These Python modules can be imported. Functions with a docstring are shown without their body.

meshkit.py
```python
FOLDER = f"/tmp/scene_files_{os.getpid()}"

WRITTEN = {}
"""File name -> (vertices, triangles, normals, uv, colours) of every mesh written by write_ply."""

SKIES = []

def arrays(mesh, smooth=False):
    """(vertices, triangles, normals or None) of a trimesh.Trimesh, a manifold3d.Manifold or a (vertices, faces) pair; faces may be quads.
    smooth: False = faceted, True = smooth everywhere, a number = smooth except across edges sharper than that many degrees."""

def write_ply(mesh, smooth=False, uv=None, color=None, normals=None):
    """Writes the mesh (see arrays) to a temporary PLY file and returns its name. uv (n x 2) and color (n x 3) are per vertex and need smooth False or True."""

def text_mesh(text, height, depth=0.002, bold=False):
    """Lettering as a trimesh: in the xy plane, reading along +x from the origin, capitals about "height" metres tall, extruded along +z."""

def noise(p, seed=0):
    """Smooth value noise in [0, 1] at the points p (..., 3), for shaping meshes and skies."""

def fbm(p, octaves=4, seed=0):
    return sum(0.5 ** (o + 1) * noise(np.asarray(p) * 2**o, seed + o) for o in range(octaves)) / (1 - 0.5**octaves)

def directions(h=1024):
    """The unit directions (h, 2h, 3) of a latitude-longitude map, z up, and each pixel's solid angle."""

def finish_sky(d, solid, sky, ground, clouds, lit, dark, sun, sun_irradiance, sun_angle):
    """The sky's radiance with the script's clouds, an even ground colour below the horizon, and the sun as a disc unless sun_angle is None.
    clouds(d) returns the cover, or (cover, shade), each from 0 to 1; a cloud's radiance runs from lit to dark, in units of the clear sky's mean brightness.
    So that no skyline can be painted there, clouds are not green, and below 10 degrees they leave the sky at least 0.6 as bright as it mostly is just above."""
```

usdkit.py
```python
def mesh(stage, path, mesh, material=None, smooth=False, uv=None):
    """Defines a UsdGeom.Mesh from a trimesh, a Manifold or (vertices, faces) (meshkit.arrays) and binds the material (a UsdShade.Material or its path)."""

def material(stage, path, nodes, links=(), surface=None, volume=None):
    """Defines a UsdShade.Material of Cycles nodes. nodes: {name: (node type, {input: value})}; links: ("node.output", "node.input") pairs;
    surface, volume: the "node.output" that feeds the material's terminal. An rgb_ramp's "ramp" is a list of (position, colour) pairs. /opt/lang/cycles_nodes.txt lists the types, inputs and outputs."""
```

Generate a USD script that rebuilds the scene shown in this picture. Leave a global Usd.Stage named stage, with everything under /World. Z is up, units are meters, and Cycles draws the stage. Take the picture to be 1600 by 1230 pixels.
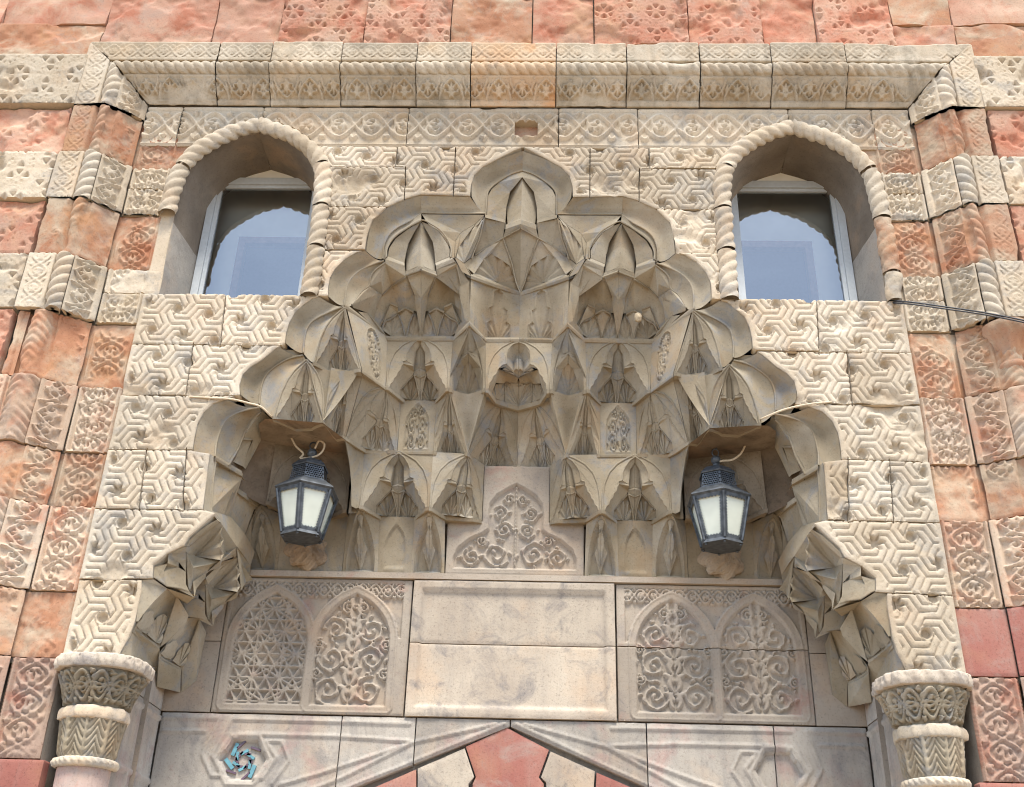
import math, numpy as np, trimesh, shapely, usdkit, meshkit
import shapely.geometry as sg
from shapely.ops import unary_union
from scipy.spatial import Delaunay, cKDTree
from pxr import Usd, UsdGeom, UsdLux, UsdShade, Gf, Sdf, Vt

stage = Usd.Stage.CreateInMemory()
UsdGeom.SetStageUpAxis(stage, UsdGeom.Tokens.z); UsdGeom.SetStageMetersPerUnit(stage, 1.0)
UsdGeom.Xform.Define(stage, '/World'); UsdGeom.Scope.Define(stage, '/World/Looks')
T_ = Sdf.ValueTypeNames
# ------------------------------------------------------------------ camera, sky, sun, exposure
FOC, PITCH, YAW, ROLL, CX = 1699.45, 0.494927, -0.037678, 0.030475, 0.2703   # focal in photograph pixels (1600 wide)
S, EYE = 0.60, 1.62            # survey units to metres, eye height
SUN_EL, SUN_AZ = math.radians(63), math.radians(172)   # high soft sun through haze, in front of the facade
SKY_STRENGTH, SUN_INT, EXPOSURE = 0.062, 0.40, 2.28
def _rot(p, y, r):
    cp, sp, cy, sy, cr, sr = math.cos(p), math.sin(p), math.cos(y), math.sin(y), math.cos(r), math.sin(r)
    f = np.array([sy*cp, cy*cp, sp]); r0 = np.array([cy, -sy, 0]); u0 = np.cross(r0, f)
    return np.stack([cr*r0 + sr*u0, -sr*r0 + cr*u0, f])
RC = _rot(PITCH, YAW, ROLL); CC = np.array([CX, -8.0, 0.0])
def ray(px, py): return np.array([(px-800)/FOC, -(py-615)/FOC, 1.0]) @ RC
def onY(px, py, Y=0.0):
    d = ray(px, py); return CC + d*(Y-CC[1])/d[1]
def onZ(px, py, Z):
    d = ray(px, py); return CC + d*Z/d[2]
cam = UsdGeom.Camera.Define(stage, '/World/camera')
cam.CreateHorizontalApertureAttr(36.0); cam.CreateVerticalApertureAttr(36.0*787/1024); cam.CreateFocalLengthAttr(36.0*FOC/1600)
cam.CreateClippingRangeAttr(Gf.Vec2f(0.05, 3000)); cam.CreateExposureAttr(EXPOSURE)
_pos = CC*S + np.array([0, 0, EYE])
m4 = Gf.Matrix4d(*[float(v) for row in (list(RC[0])+[0], list(RC[1])+[0], list(-RC[2])+[0], list(_pos)+[1]) for v in row])
cam.AddTransformOp().Set(m4)
skymat = usdkit.material(stage, '/World/Looks/sky_look', {
    'tc': ('texture_coordinate', {}), 'sky': ('sky_texture', {'sky_type': 'single_scattering', 'sun_disc': False, 'sun_elevation': SUN_EL, 'sun_rotation': SUN_AZ, 'air_density': 1.0, 'aerosol_density': 0.9, 'ozone_density': 1.0}),
    'mp': ('mapping', {'scale': (1.0, 1.0, 2.6)}), 'no': ('noise_texture', {'scale': 2.2, 'detail': 6.0, 'roughness': 0.6}),
    'rr': ('rgb_ramp', {'ramp': [(0.0, (0.30,)*3), (0.45, (0.34,)*3), (0.68, (0.62,)*3), (1.0, (0.8,)*3)]}),
    'mx': ('mix_color', {'b': (6.8, 8.6, 11.2), 'use_clamp': False}), 'bg': ('background_shader', {'strength': SKY_STRENGTH})},
    [('tc.generated', 'mp.vector'), ('mp.vector', 'no.vector'), ('no.fac', 'rr.fac'), ('rr.color', 'mx.fac'), ('sky.color', 'mx.a'), ('mx.result', 'bg.color')], surface='bg.background')
dome = UsdLux.DomeLight.Define(stage, '/World/sky'); dome.CreateIntensityAttr(1.0)
UsdShade.MaterialBindingAPI.Apply(dome.GetPrim()).Bind(skymat)
dome.GetPrim().SetCustomDataByKey('kind', 'structure'); dome.GetPrim().SetCustomDataByKey('label', 'hazy pale blue sky with thin white cloud'); dome.GetPrim().SetCustomDataByKey('category', 'sky')
sun = UsdLux.DistantLight.Define(stage, '/World/sun'); sun.CreateIntensityAttr(SUN_INT); sun.CreateNormalizeAttr(True); sun.CreateAngleAttr(20.0); sun.CreateColorAttr(Gf.Vec3f(1.0, 0.95, 0.86))
sd = np.array([math.sin(SUN_AZ)*math.cos(SUN_EL), math.cos(SUN_AZ)*math.cos(SUN_EL), math.sin(SUN_EL)])
ax = np.cross([0, 1.0, 0], sd); ax /= np.linalg.norm(ax); ay = np.cross(sd, ax)
sun.AddTransformOp().Set(Gf.Matrix4d(*[float(v) for row in (list(ax)+[0], list(ay)+[0], list(sd)+[0], [0, 0, 0, 1]) for v in row]))
sun.GetPrim().SetCustomDataByKey('kind', 'structure')

# ------------------------------------------------------------------ scene helpers
_used = {}
def numbered(base):
    n = _used.get(base, -1) + 1; _used[base] = n
    return base if n == 0 else f'{base}_{n:03d}'
def tag(p, label=None, cat=None, group=None, kind=None):
    p = p.GetPrim() if hasattr(p, 'GetPrim') else p
    for k, v in (('label', label), ('category', cat), ('group', group), ('kind', kind)):
        if v: p.SetCustomDataByKey(k, v)
    return p
def thing(name, label, cat, group=None, kind=None, loc=None, scale=None, rotz=None):
    path = numbered('/World/' + name); x = UsdGeom.Xform.Define(stage, path)
    if loc is not None: x.AddTranslateOp().Set(Gf.Vec3d(*map(float, loc)))
    if rotz is not None: x.AddRotateZOp().Set(float(rotz))
    tag(x, label, cat, group, kind or 'thing')
    return path
def tometres(v): return np.asarray(v, float)*S + np.array([0, 0, EYE])
def put(parent, name, v, f, mat, smooth=False, label=None, kind=None, raw=False):
    """One Mesh prim under the thing's path."""
    path = numbered(parent + '/' + name)
    v = np.asarray(v, float); v = v if raw else tometres(v)
    m = usdkit.mesh(stage, path, trimesh.Trimesh(v, np.asarray(f, int), process=False), mat, smooth=smooth)
    if label or kind: tag(m, label, None, None, kind)
    return path
class MB:
    """Collects triangles."""
    def __init__(s): s.v, s.f, s.n = [], [], 0
    def add(s, v, f):
        v = np.asarray(v, float); s.v.append(v); s.f.append(np.asarray(f, int).reshape(-1, 3) + s.n); s.n += len(v); return s
    def quad(s, a, b, c, d): return s.add([a, b, c, d], [[0, 1, 2], [0, 2, 3]])
    def poly(s, pts): return s.add(pts, [[0, i, i+1] for i in range(1, len(pts)-1)])
    def box(s, lo, hi):
        b = trimesh.creation.box(bounds=[np.minimum(lo, hi), np.maximum(lo, hi)]); return s.add(b.vertices, b.faces)
    def grid(s, P, flip=False):
        P = np.asarray(P, float); n, m = P.shape[:2]; i = np.arange(n*m).reshape(n, m)
        a, b, c, d = i[:-1, :-1].ravel(), i[1:, :-1].ravel(), i[1:, 1:].ravel(), i[:-1, 1:].ravel()
        f = np.vstack([np.stack([a, b, c], 1), np.stack([a, c, d], 1)])
        return s.add(P.reshape(-1, 3), f[:, ::-1] if flip else f)
    def tube(s, pts, r, k=6):
        pts = np.asarray(pts, float); n = len(pts); r = np.broadcast_to(r, n)
        t = np.gradient(pts, axis=0); t /= np.linalg.norm(t, axis=1, keepdims=True) + 1e-12
        up = np.array([0, 1.0, 0.05]); a = np.cross(t, up); a /= np.linalg.norm(a, axis=1, keepdims=True) + 1e-12; b = np.cross(a, t)
        th = np.linspace(0, 2*np.pi, k+1)
        return s.grid(pts[:, None] + r[:, None, None]*(np.cos(th)[None, :, None]*a[:, None] + np.sin(th)[None, :, None]*b[:, None]))
    def mirror(s):
        o = MB(); 
        for v, f in zip(s.v, s.f): o.v.append(v*np.array([-1, 1, 1])); o.f.append(f[:, ::-1])
        o.n = s.n; return o
    def put(s, parent, name, mat, smooth=False, **k): return put(parent, name, np.vstack(s.v), np.vstack(s.f), mat, smooth, **k)
def resample(P, n):
    P = np.asarray(P, float); d = np.r_[0, np.cumsum(np.linalg.norm(np.diff(P, axis=0), axis=1))]
    t = np.linspace(0, d[-1], n); return np.stack([np.interp(t, d, P[:, k]) for k in range(P.shape[1])], 1)
def spline(P, n):
    """Catmull-Rom through the points, resampled."""
    P = np.asarray(P, float); Q = np.vstack([2*P[0]-P[1], P, 2*P[-1]-P[-2]]); out = []
    for i in range(1, len(Q)-2):
        t = np.linspace(0, 1, 12, endpoint=(i == len(Q)-3))[:, None]; a, b, c, d = Q[i-1:i+3]
        out.append(.5*(2*b + (c-a)*t + (2*a-5*b+4*c-d)*t*t + (3*b-a-3*c+d)*t**3))
    return resample(np.vstack(out), n)
def earcut(poly):
    v, f = trimesh.creation.triangulate_polygon(poly, engine='earcut'); return np.asarray(v), np.asarray(f)
def fb(x, z, sc, seed=0, o=4):
    x, z = np.broadcast_arrays(np.asarray(x, float), np.asarray(z, float)); return meshkit.fbm(np.stack([x*sc, z*sc, np.full(x.shape, seed*7.3)], -1), o, seed)

# ------------------------------------------------------------------ materials
def stone(name, cols, stain=(0.20, 0.17, 0.14), stain_amt=0.35, warm=(0.55, 0.33, 0.17), warm_amt=0.25, grain=1.0, rough=0.92, vary=0.14, red=None, red_lo=0.5, streak=0.0, fine=0.17, bevel=0.0):
    """Weathered stone: blotchy ground colour, patches of grey lichen and ochre, dark specks, pitted grain; every block has its own tone."""
    n = {'g': ('geometry', {}), 'oi': ('object_info', {}),
         'wn': ('white_noise_texture', {'dimensions': '1D'}), 'off': ('vector_math', {'math_type': 'scale', 'scale': 40.0}), 'pos': ('vector_math', {'math_type': 'add'}),
         'n1': ('noise_texture', {'scale': 2.3, 'detail': 6.0, 'roughness': 0.62}), 'r1': ('rgb_ramp', {'ramp': [(0.30, cols[0]), (0.5, cols[1]), (0.70, cols[2])]}),
         'n2': ('noise_texture', {'scale': 5.5, 'detail': 8.0, 'roughness': 0.7, 'distortion': 0.6}), 'r2': ('rgb_ramp', {'ramp': [(0.52, (0,)*3), (0.66, (stain_amt,)*3)]}), 'm2': ('mix_color', {'b': stain}),
         'n3': ('noise_texture', {'scale': 3.1, 'detail': 5.0, 'roughness': 0.6}), 'r3': ('rgb_ramp', {'ramp': [(0.52, (0,)*3), (0.68, (warm_amt,)*3)]}), 'm3': ('mix_color', {'b': warm}),
         'n4': ('noise_texture', {'scale': 95.0, 'detail': 4.0, 'roughness': 0.75}), 'r4': ('rgb_ramp', {'ramp': [(0.30, (1-fine*1.9,)*3), (0.46, (1.0,)*3), (0.62, (1.0,)*3), (0.75, (1+fine*.4,)*3)]}), 'm4': ('mix_color', {'blend_type': 'multiply', 'fac': 1.0, 'use_clamp': False}),
         'tone': ('map_range', {'from_min': 0.0, 'from_max': 1.0, 'to_min': 1-vary, 'to_max': 1+vary*.6}), 'm5': ('vector_math', {'math_type': 'scale'}),
         'nb': ('noise_texture', {'scale': 130.0, 'detail': 5.0, 'roughness': 0.7}), 'nc': ('noise_texture', {'scale': 22.0, 'detail': 5.0, 'roughness': 0.65}), 'vo': ('voronoi_texture', {'scale': 70.0}), 'rv': ('rgb_ramp', {'ramp': [(0.0, (0.0,)*3), (0.22, (1.0,)*3)]}), 
         'ma': ('math', {'math_type': 'multiply_add', 'value2': 2.4}), 'mb': ('math', {'math_type': 'multiply_add', 'value2': 0.5}), 'bu': ('bump', {'strength': 0.55*grain, 'distance': 0.0022}),
         'b': ('principled_bsdf', {'roughness': rough, 'specular_ior_level': 0.25, 'diffuse_roughness': 0.6})}
    l = [('oi.random', 'wn.w'), ('wn.color', 'off.vector1'), ('off.vector', 'pos.vector1'), ('g.position', 'pos.vector2')] + [('pos.vector', k+'.vector') for k in ('n1', 'n2', 'n3', 'n4', 'nb', 'nc', 'vo')]
    l += [('n1.fac', 'r1.fac'), ('n2.fac', 'r2.fac'), ('n3.fac', 'r3.fac'), ('n4.fac', 'r4.fac'), ('r1.color', 'm3.a'), ('r3.color', 'm3.fac'), ('m3.result', 'm2.a'), ('r2.color', 'm2.fac')]
    last = 'm2.result'
    if red is not None:
        n['n6'] = ('noise_texture', {'scale': 4.2, 'detail': 7.0, 'roughness': 0.68, 'distortion': 0.4}); n['r6'] = ('rgb_ramp', {'ramp': [(red_lo-.10, (0,)*3), (red_lo+.08, (1,)*3)]}); n['m6'] = ('mix_color', {'b': red})
        l += [('pos.vector', 'n6.vector'), ('n6.fac', 'r6.fac'), ('r6.color', 'm6.fac'), (last, 'm6.a')]; last = 'm6.result'
    if streak:
        n['ms'] = ('mapping', {'scale': (14.0, 14.0, 1.6)}); n['n7'] = ('noise_texture', {'scale': 1.0, 'detail': 5.0, 'roughness': 0.6}); n['r7'] = ('rgb_ramp', {'ramp': [(0.45, (0,)*3), (0.72, (streak,)*3)]}); n['m7'] = ('mix_color', {'b': stain})
        l += [('g.position', 'ms.vector'), ('ms.vector', 'n7.vector'), ('n7.fac', 'r7.fac'), ('r7.color', 'm7.fac'), (last, 'm7.a')]; last = 'm7.result'
    if bevel: n['bv'] = ('bevel', {'samples': 4, 'radius': bevel}); l += [('bv.bevel', 'bu.normal')]
    l += [(last, 'm4.a'), ('r4.color', 'm4.b'), ('oi.random', 'tone.value'), ('m4.result', 'm5.vector1'), ('tone.result', 'm5.scale'), ('m5.vector', 'b.base_color'),
          ('vo.distance', 'rv.fac'), ('rv.color', 'mb.value1'), ('nb.fac', 'mb.value3'), ('nc.fac', 'ma.value1'), ('mb.value', 'ma.value3'), ('ma.value', 'bu.height'), ('bu.normal', 'b.normal')]
    return usdkit.material(stage, '/World/Looks/' + name, n, l, surface='b.BSDF')
M = {}
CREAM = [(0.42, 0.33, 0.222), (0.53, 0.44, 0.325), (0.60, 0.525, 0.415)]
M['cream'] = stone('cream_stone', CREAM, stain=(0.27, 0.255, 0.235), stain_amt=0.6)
M['creamwarm'] = stone('orange_stained_cream_stone', [(0.50, 0.30, 0.16), (0.54, 0.38, 0.24), (0.55, 0.46, 0.34)], stain=(0.25, 0.21, 0.17), stain_amt=0.5, warm=(0.62, 0.29, 0.10), warm_amt=0.75)
M['creamred'] = stone('cream_stone_with_red_blush', [(0.46, 0.31, 0.21), (0.52, 0.39, 0.28), (0.54, 0.45, 0.34)], stain=(0.28, 0.255, 0.23), stain_amt=0.45, red=(0.47, 0.225, 0.135), red_lo=0.60)
M['red'] = stone('red_stone', [(0.36, 0.145, 0.072), (0.42, 0.21, 0.118), (0.465, 0.305, 0.20)], stain=(0.34, 0.28, 0.23), stain_amt=0.55, warm=(0.52, 0.30, 0.15), warm_amt=0.55, red=(0.48, 0.37, 0.26), red_lo=0.56)
M['pink'] = stone('pink_stone', [(0.47, 0.235, 0.155), (0.52, 0.30, 0.205), (0.54, 0.37, 0.26)], stain=(0.36, 0.30, 0.25), stain_amt=0.4, warm=(0.56, 0.33, 0.17), warm_amt=0.5, red=(0.46, 0.18, 0.105), red_lo=0.57)
M['brown'] = stone('brown_stone', [(0.34, 0.22, 0.16), (0.40, 0.28, 0.21), (0.44, 0.33, 0.25)], stain=(0.25, 0.21, 0.19), stain_amt=0.5, red=(0.40, 0.17, 0.11), red_lo=0.60)
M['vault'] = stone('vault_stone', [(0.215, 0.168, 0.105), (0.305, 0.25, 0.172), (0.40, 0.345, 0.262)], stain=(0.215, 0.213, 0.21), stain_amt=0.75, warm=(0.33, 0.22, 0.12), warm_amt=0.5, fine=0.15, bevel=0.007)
M['grey'] = stone('grey_stone', [(0.30, 0.26, 0.215), (0.38, 0.335, 0.28), (0.46, 0.41, 0.345)], stain=(0.19, 0.175, 0.165), stain_amt=0.6, streak=0.45, red=(0.37, 0.245, 0.205), red_lo=0.62)
M['mauve'] = stone('mauve_panel_stone', [(0.30, 0.245, 0.19), (0.36, 0.30, 0.235), (0.41, 0.35, 0.28)], stain=(0.22, 0.19, 0.175), stain_amt=0.5, red=(0.36, 0.215, 0.165), red_lo=0.66)
M['slab'] = stone('pale_slab_stone', [(0.38, 0.31, 0.24), (0.46, 0.385, 0.30), (0.53, 0.45, 0.35)], stain=(0.22, 0.195, 0.18), stain_amt=0.8, streak=0.22, fine=0.2)
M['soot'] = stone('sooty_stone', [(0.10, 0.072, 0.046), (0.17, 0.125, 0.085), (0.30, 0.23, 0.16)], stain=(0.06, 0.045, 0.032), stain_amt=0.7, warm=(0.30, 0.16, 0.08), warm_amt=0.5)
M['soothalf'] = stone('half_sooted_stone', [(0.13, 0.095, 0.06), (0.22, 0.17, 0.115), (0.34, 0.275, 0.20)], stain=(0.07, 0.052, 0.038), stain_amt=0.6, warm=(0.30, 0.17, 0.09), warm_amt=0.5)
M['cornice'] = stone('streaked_cornice_stone', CREAM, stain=(0.21, 0.175, 0.125), stain_amt=0.55, warm=(0.56, 0.37, 0.20), warm_amt=0.4, streak=0.42)
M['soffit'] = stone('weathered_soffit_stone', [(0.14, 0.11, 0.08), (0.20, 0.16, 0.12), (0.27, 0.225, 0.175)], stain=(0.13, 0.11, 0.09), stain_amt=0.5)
M['flatred'] = stone('smooth_red_stone', [(0.31, 0.11, 0.085), (0.37, 0.15, 0.115), (0.41, 0.21, 0.16)], stain=(0.38, 0.29, 0.24), stain_amt=0.6, grain=0.8, fine=0.2, streak=0.25)
M['mortar'] = stone('mortar', [(0.22, 0.18, 0.14), (0.28, 0.235, 0.185), (0.34, 0.29, 0.23)], stain=(0.16, 0.13, 0.1), stain_amt=0.4, vary=0.02)
def plain(name, col, rough=0.5, metal=0.0, spec=0.5, nscale=60.0, amt=0.18, bump=0.0):
    n = {'g': ('geometry', {}), 'n': ('noise_texture', {'scale': nscale, 'detail': 4.0}), 'r': ('rgb_ramp', {'ramp': [(0.3, tuple(c*(1-amt) for c in col)), (0.7, tuple(min(1, c*(1+amt)) for c in col))]}), 'b': ('principled_bsdf', {'roughness': rough, 'metallic': metal, 'specular_ior_level': spec})}
    l = [('g.position', 'n.vector'), ('n.fac', 'r.fac'), ('r.color', 'b.base_color')]
    if bump: n['bu'] = ('bump', {'strength': bump, 'distance': 0.002}); l += [('n.fac', 'bu.height'), ('bu.normal', 'b.normal')]
    return usdkit.material(stage, '/World/Looks/' + name, n, l, surface='b.BSDF')
M['iron'] = plain('dark_painted_iron', (0.075, 0.08, 0.085), 0.5, 0.5, 0.5, 40, 0.45)
M['pvc'] = plain('grey_window_plastic', (0.47, 0.48, 0.47), 0.4, amt=0.06)
M['plaster'] = plain('pale_plaster', (0.86, 0.82, 0.72), 0.9, amt=0.05, nscale=9)
M['wood'] = plain('brown_varnished_wood', (0.26, 0.14, 0.09), 0.5, amt=0.3, nscale=25)
M['darkroom'] = plain('dark_room_surface', (0.03, 0.03, 0.035), 0.8)
M['cable'] = plain('black_cable_sheath', (0.035, 0.034, 0.036), 0.6)
M['flex'] = plain('cream_cable_sheath', (0.46, 0.36, 0.24), 0.6)
M['milk'] = plain('frosted_lantern_glass', (0.52, 0.53, 0.44), 0.3, amt=0.07, nscale=14)
M['turq'] = plain('turquoise_glazed_tile', (0.10, 0.25, 0.29), 0.5, amt=0.25, nscale=30)
M['purple'] = plain('plum_glazed_tile', (0.10, 0.055, 0.075), 0.3, amt=0.3, nscale=30)
M['mud'] = plain('dried_mud', (0.40, 0.31, 0.20), 0.95, amt=0.25, nscale=50, bump=0.8)
M['ground'] = plain('pale_paving', (0.24, 0.17, 0.10), 0.9, amt=0.15, nscale=1.5)
M['glass'] = usdkit.material(stage, '/World/Looks/window_glass', {'f': ('fresnel', {'IOR': 2.7}), 't': ('transparent_bsdf', {'color': (0.93, 0.95, 0.95)}), 'gl': ('glossy_bsdf', {'color': (1, 1, 1), 'roughness': 0.0}), 'm': ('mix_closure', {})},
    [('f.fac', 'm.fac'), ('t.BSDF', 'm.closure1'), ('gl.BSDF', 'm.closure2')], surface='m.closure')

# ------------------------------------------------------------------ ground and wall mass (structure)
gb = MB(); gb.quad((-2500, -2500, 0), (2500, -2500, 0), (2500, 2500, 0), (-2500, 2500, 0))
tag(stage.GetPrimAtPath(put('/World', 'ground', np.vstack(gb.v), np.vstack(gb.f), M['ground'], raw=True)), 'pale paved square in front of the portal', 'ground', kind='structure')

# ------------------------------------------------------------------ relief carving: height fields on real stone blocks
def strokes_height(samples, Q):
    """Rounded ridges along strokes: samples are (a, b, radius)."""
    if len(samples) == 0: return np.zeros(len(Q))
    t = cKDTree(samples[:, :2]); d, i = t.query(Q, k=min(5, len(samples)))
    x = 1 - (d/samples[i, 2])**2
    return np.sqrt(np.clip(x, 0, 1)).max(1)
def arc(c, r0, r1, a0, a1, n): 
    a = np.linspace(a0, a1, n); r = np.linspace(r0, r1, n); return np.stack([c[0]+r*np.cos(a), c[1]+r*np.sin(a)], 1)
def leafs(p, ang, l, w, bend=0.6, n=12):
    t = np.linspace(0, 1, n); a = ang + bend*t; d = np.cumsum(np.stack([np.cos(a), np.sin(a)], 1)*l/n, axis=0)
    return np.c_[np.asarray(p)+d, w*np.sin(np.pi*np.clip(t*.9+.08, 0, 1))**.8+.004]
def scroll(length, wd, period, seed=0, double=False, r=0.018, start=0.0):
    """Running vine with spiral offshoots and split leaves; (along, across, radius) samples."""
    R = np.random.default_rng(seed); out = []
    for ph in ((0, np.pi) if double else (0,)):
        s = np.arange(start-period, length+period, r*.5); w = .78*wd*np.sin(2*np.pi*s/period+ph); out.append(np.c_[s, w, np.full(len(s), r)])
        k0 = int(np.floor((start-period)/period*2))
        for k in range(k0, int(length/period*2)+3):
            sg_ = 1 if k % 2 == 0 else -1; sc = (k+.5)*period/2 - ph/(2*np.pi)*period
            p = arc((sc, sg_*.22*wd), .50*wd, .10*wd, sg_*np.pi/2, sg_*np.pi/2+sg_*(7.2+R.uniform(-.5, .5)), 50); out.append(np.c_[p, np.linspace(r*.9, r*.6, 50)])
            out.append(leafs(p[-1], R.uniform(0, 6.3), .22*wd, .09*wd, sg_*1.5))
            for q in (5, 14, 24): d = p[q+1]-p[q]; out.append(leafs(p[q], math.atan2(d[1], d[0])-sg_*.9, .34*wd, .07*wd, sg_*2.0))
            for c in (-.42, .42): out.append(leafs((sc+c*period*.5, -sg_*.62*wd), -sg_*np.pi/2+R.uniform(-.8, .8), .34*wd, .075*wd, sg_*c*3))
    return np.vstack(out)
def palmettes(length, wd, period, seed=0, start=0.0, r=0.013):
    """Row of pointed palmettes tied by arcs (cove of the cornice)."""
    out = []; n0 = int(np.floor(start/period))-1
    for k in range(n0, int(length/period)+2):
        c = (k+.5)*period; up = 1 if k % 2 == 0 else -1; h = period/2
        t = np.linspace(0, 1, 30)
        for sgn in (-1, 1):
            x = c + sgn*h*(1-t**1.6); z = up*wd*(-.85+1.65*t**.75); out.append(np.c_[x, z, np.full(30, r)])
            p = arc((c+sgn*h*.42, -up*.1*wd), .42*wd, .12*wd, np.pi/2*up, np.pi/2*up+sgn*up*4.8, 26); out.append(np.c_[p, np.full(26, r*.9)])
            out.append(leafs((c+sgn*.15*h, -up*.75*wd), up*(np.pi/2+sgn*.5), .8*wd, .13*wd, sgn*up*.8)); out.append(leafs((c+sgn*.8*h, up*.5*wd), -up*np.pi/2, .6*wd, .10*wd, sgn*.8))
        out.append(leafs((c, -up*.4*wd), up*np.pi/2, .9*wd, .12*wd, 0.0))
    return np.vstack(out)
# hexagonal interlace of the frame: hooks wind from a hexagon or a star round every lattice point to the three-way nodes
GP = 0.0545; GT = GP/0.8660254
_e1, _e2 = np.array([GT, 0.0]), np.array([GT*.5, -GP])        # second axis points down the wall
_st = onY(244.1, 829.2)
def _rot6(m, n, k):
    for _ in range(k): m, n = -n, m+n
    return m, n
def girih_samples(x0, x1, z0, z1):
    A, B = 4*_e1+1*_e2, -1*_e1+5*_e2; seg = []; holes = []; stars = []
    I = range(-45, 46)
    for i in I:
        for j in I:
            o = _st[[0, 2]] + i*A + j*B
            if not (x0-.4 < o[0] < x1+.4 and z0-.4 < o[1] < z1+.4): continue
            star = (i-j) % 3 == 0
            (stars if star else holes).append(o)
            L = lambda m, n: o + m*_e1 + n*_e2
            for k in range(6):
                path = [_rot6(-1, 1, k), _rot6(-1, 2, k), _rot6(0, 2, k), _rot6(1, 2, k)]
                P = [L(*q) for q in path]; seg += [(P[0], P[1]), (P[1], P[3])]
                if not star: seg.append((L(*_rot6(1, 0, k)), L(*_rot6(0, 1, k))))
                else:
                    tip = L(*_rot6(1, 0, k)) - o; tip2 = L(*_rot6(0, 1, k)) - o; mid = (tip+tip2)*.5*.62
                    seg += [(o+tip*1.12, o+mid), (o+mid, o+tip2*1.12)]
    a = np.array([s[0] for s in seg]); b = np.array([s[1] for s in seg]); t = np.linspace(0, 1, 14)[None, :, None]
    return (a[:, None]*(1-t)+b[:, None]*t).reshape(-1, 2), np.array(holes), np.array(stars)
GIR = girih_samples(-3.4, 0.05, 1.9, 7.1); GIRT = cKDTree(GIR[0]); GH = cKDTree(GIR[1]); GS = cKDTree(GIR[2])
def girih(x, z):
    Q = np.stack([-np.abs(x), z], 1); d = GIRT.query(Q)[0]; u = np.clip(d/(GP*.5), 0, 1); q = np.clip((u-.03)/.34, 0, 1)
    h = .0175*q*q*(3-2*q) + .004*u
    dh = GH.query(Q)[0]; h = np.where(dh < GT*.72, np.minimum(h, .010-.045*np.clip((GT*.70-dh)/(GT*.16), 0, 1)), h)
    ds, i = GS.query(Q); v = Q-GIR[2][i]; ang = (np.arctan2(v[:, 1], v[:, 0])) % (np.pi/3) - np.pi/6; rs = GT*(.62+.50*(np.abs(ang)/(np.pi/6))**1.6)
    h = np.where(ds < rs, np.minimum(h, .020-.055*np.clip((rs-ds)/(GT*.15), 0, 1)), h)
    return h
def starweb(x, z, a=0.30, tw=0.034, hh=0.04, thin=0.6):
    """Net of straps: hexagons, triangles and stars left as sunk holes."""
    d = np.full(np.shape(x), 9.0)
    for k in range(3):
        th = k*np.pi/3; p = x*np.cos(th)+z*np.sin(th); s = a*.866; f = np.abs(((p/s) % 1)-.5)*s; d = np.minimum(d, f)
    for k in range(3):
        th = np.pi/6+k*np.pi/3; p = x*np.cos(th)+z*np.sin(th); s = a*1.5/2*1.0; f = np.abs(((p/s+.25) % .5)-.25)*s/ thin*.6; d = np.minimum(d, f/ .9)
    q = np.clip((tw-d)/(tw*.55), 0, 1)
    return hh*(q*q*(3-2*q)) - .008*np.clip((d-tw)/(tw), 0, 1) - .006*(d < tw*.25)
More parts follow.
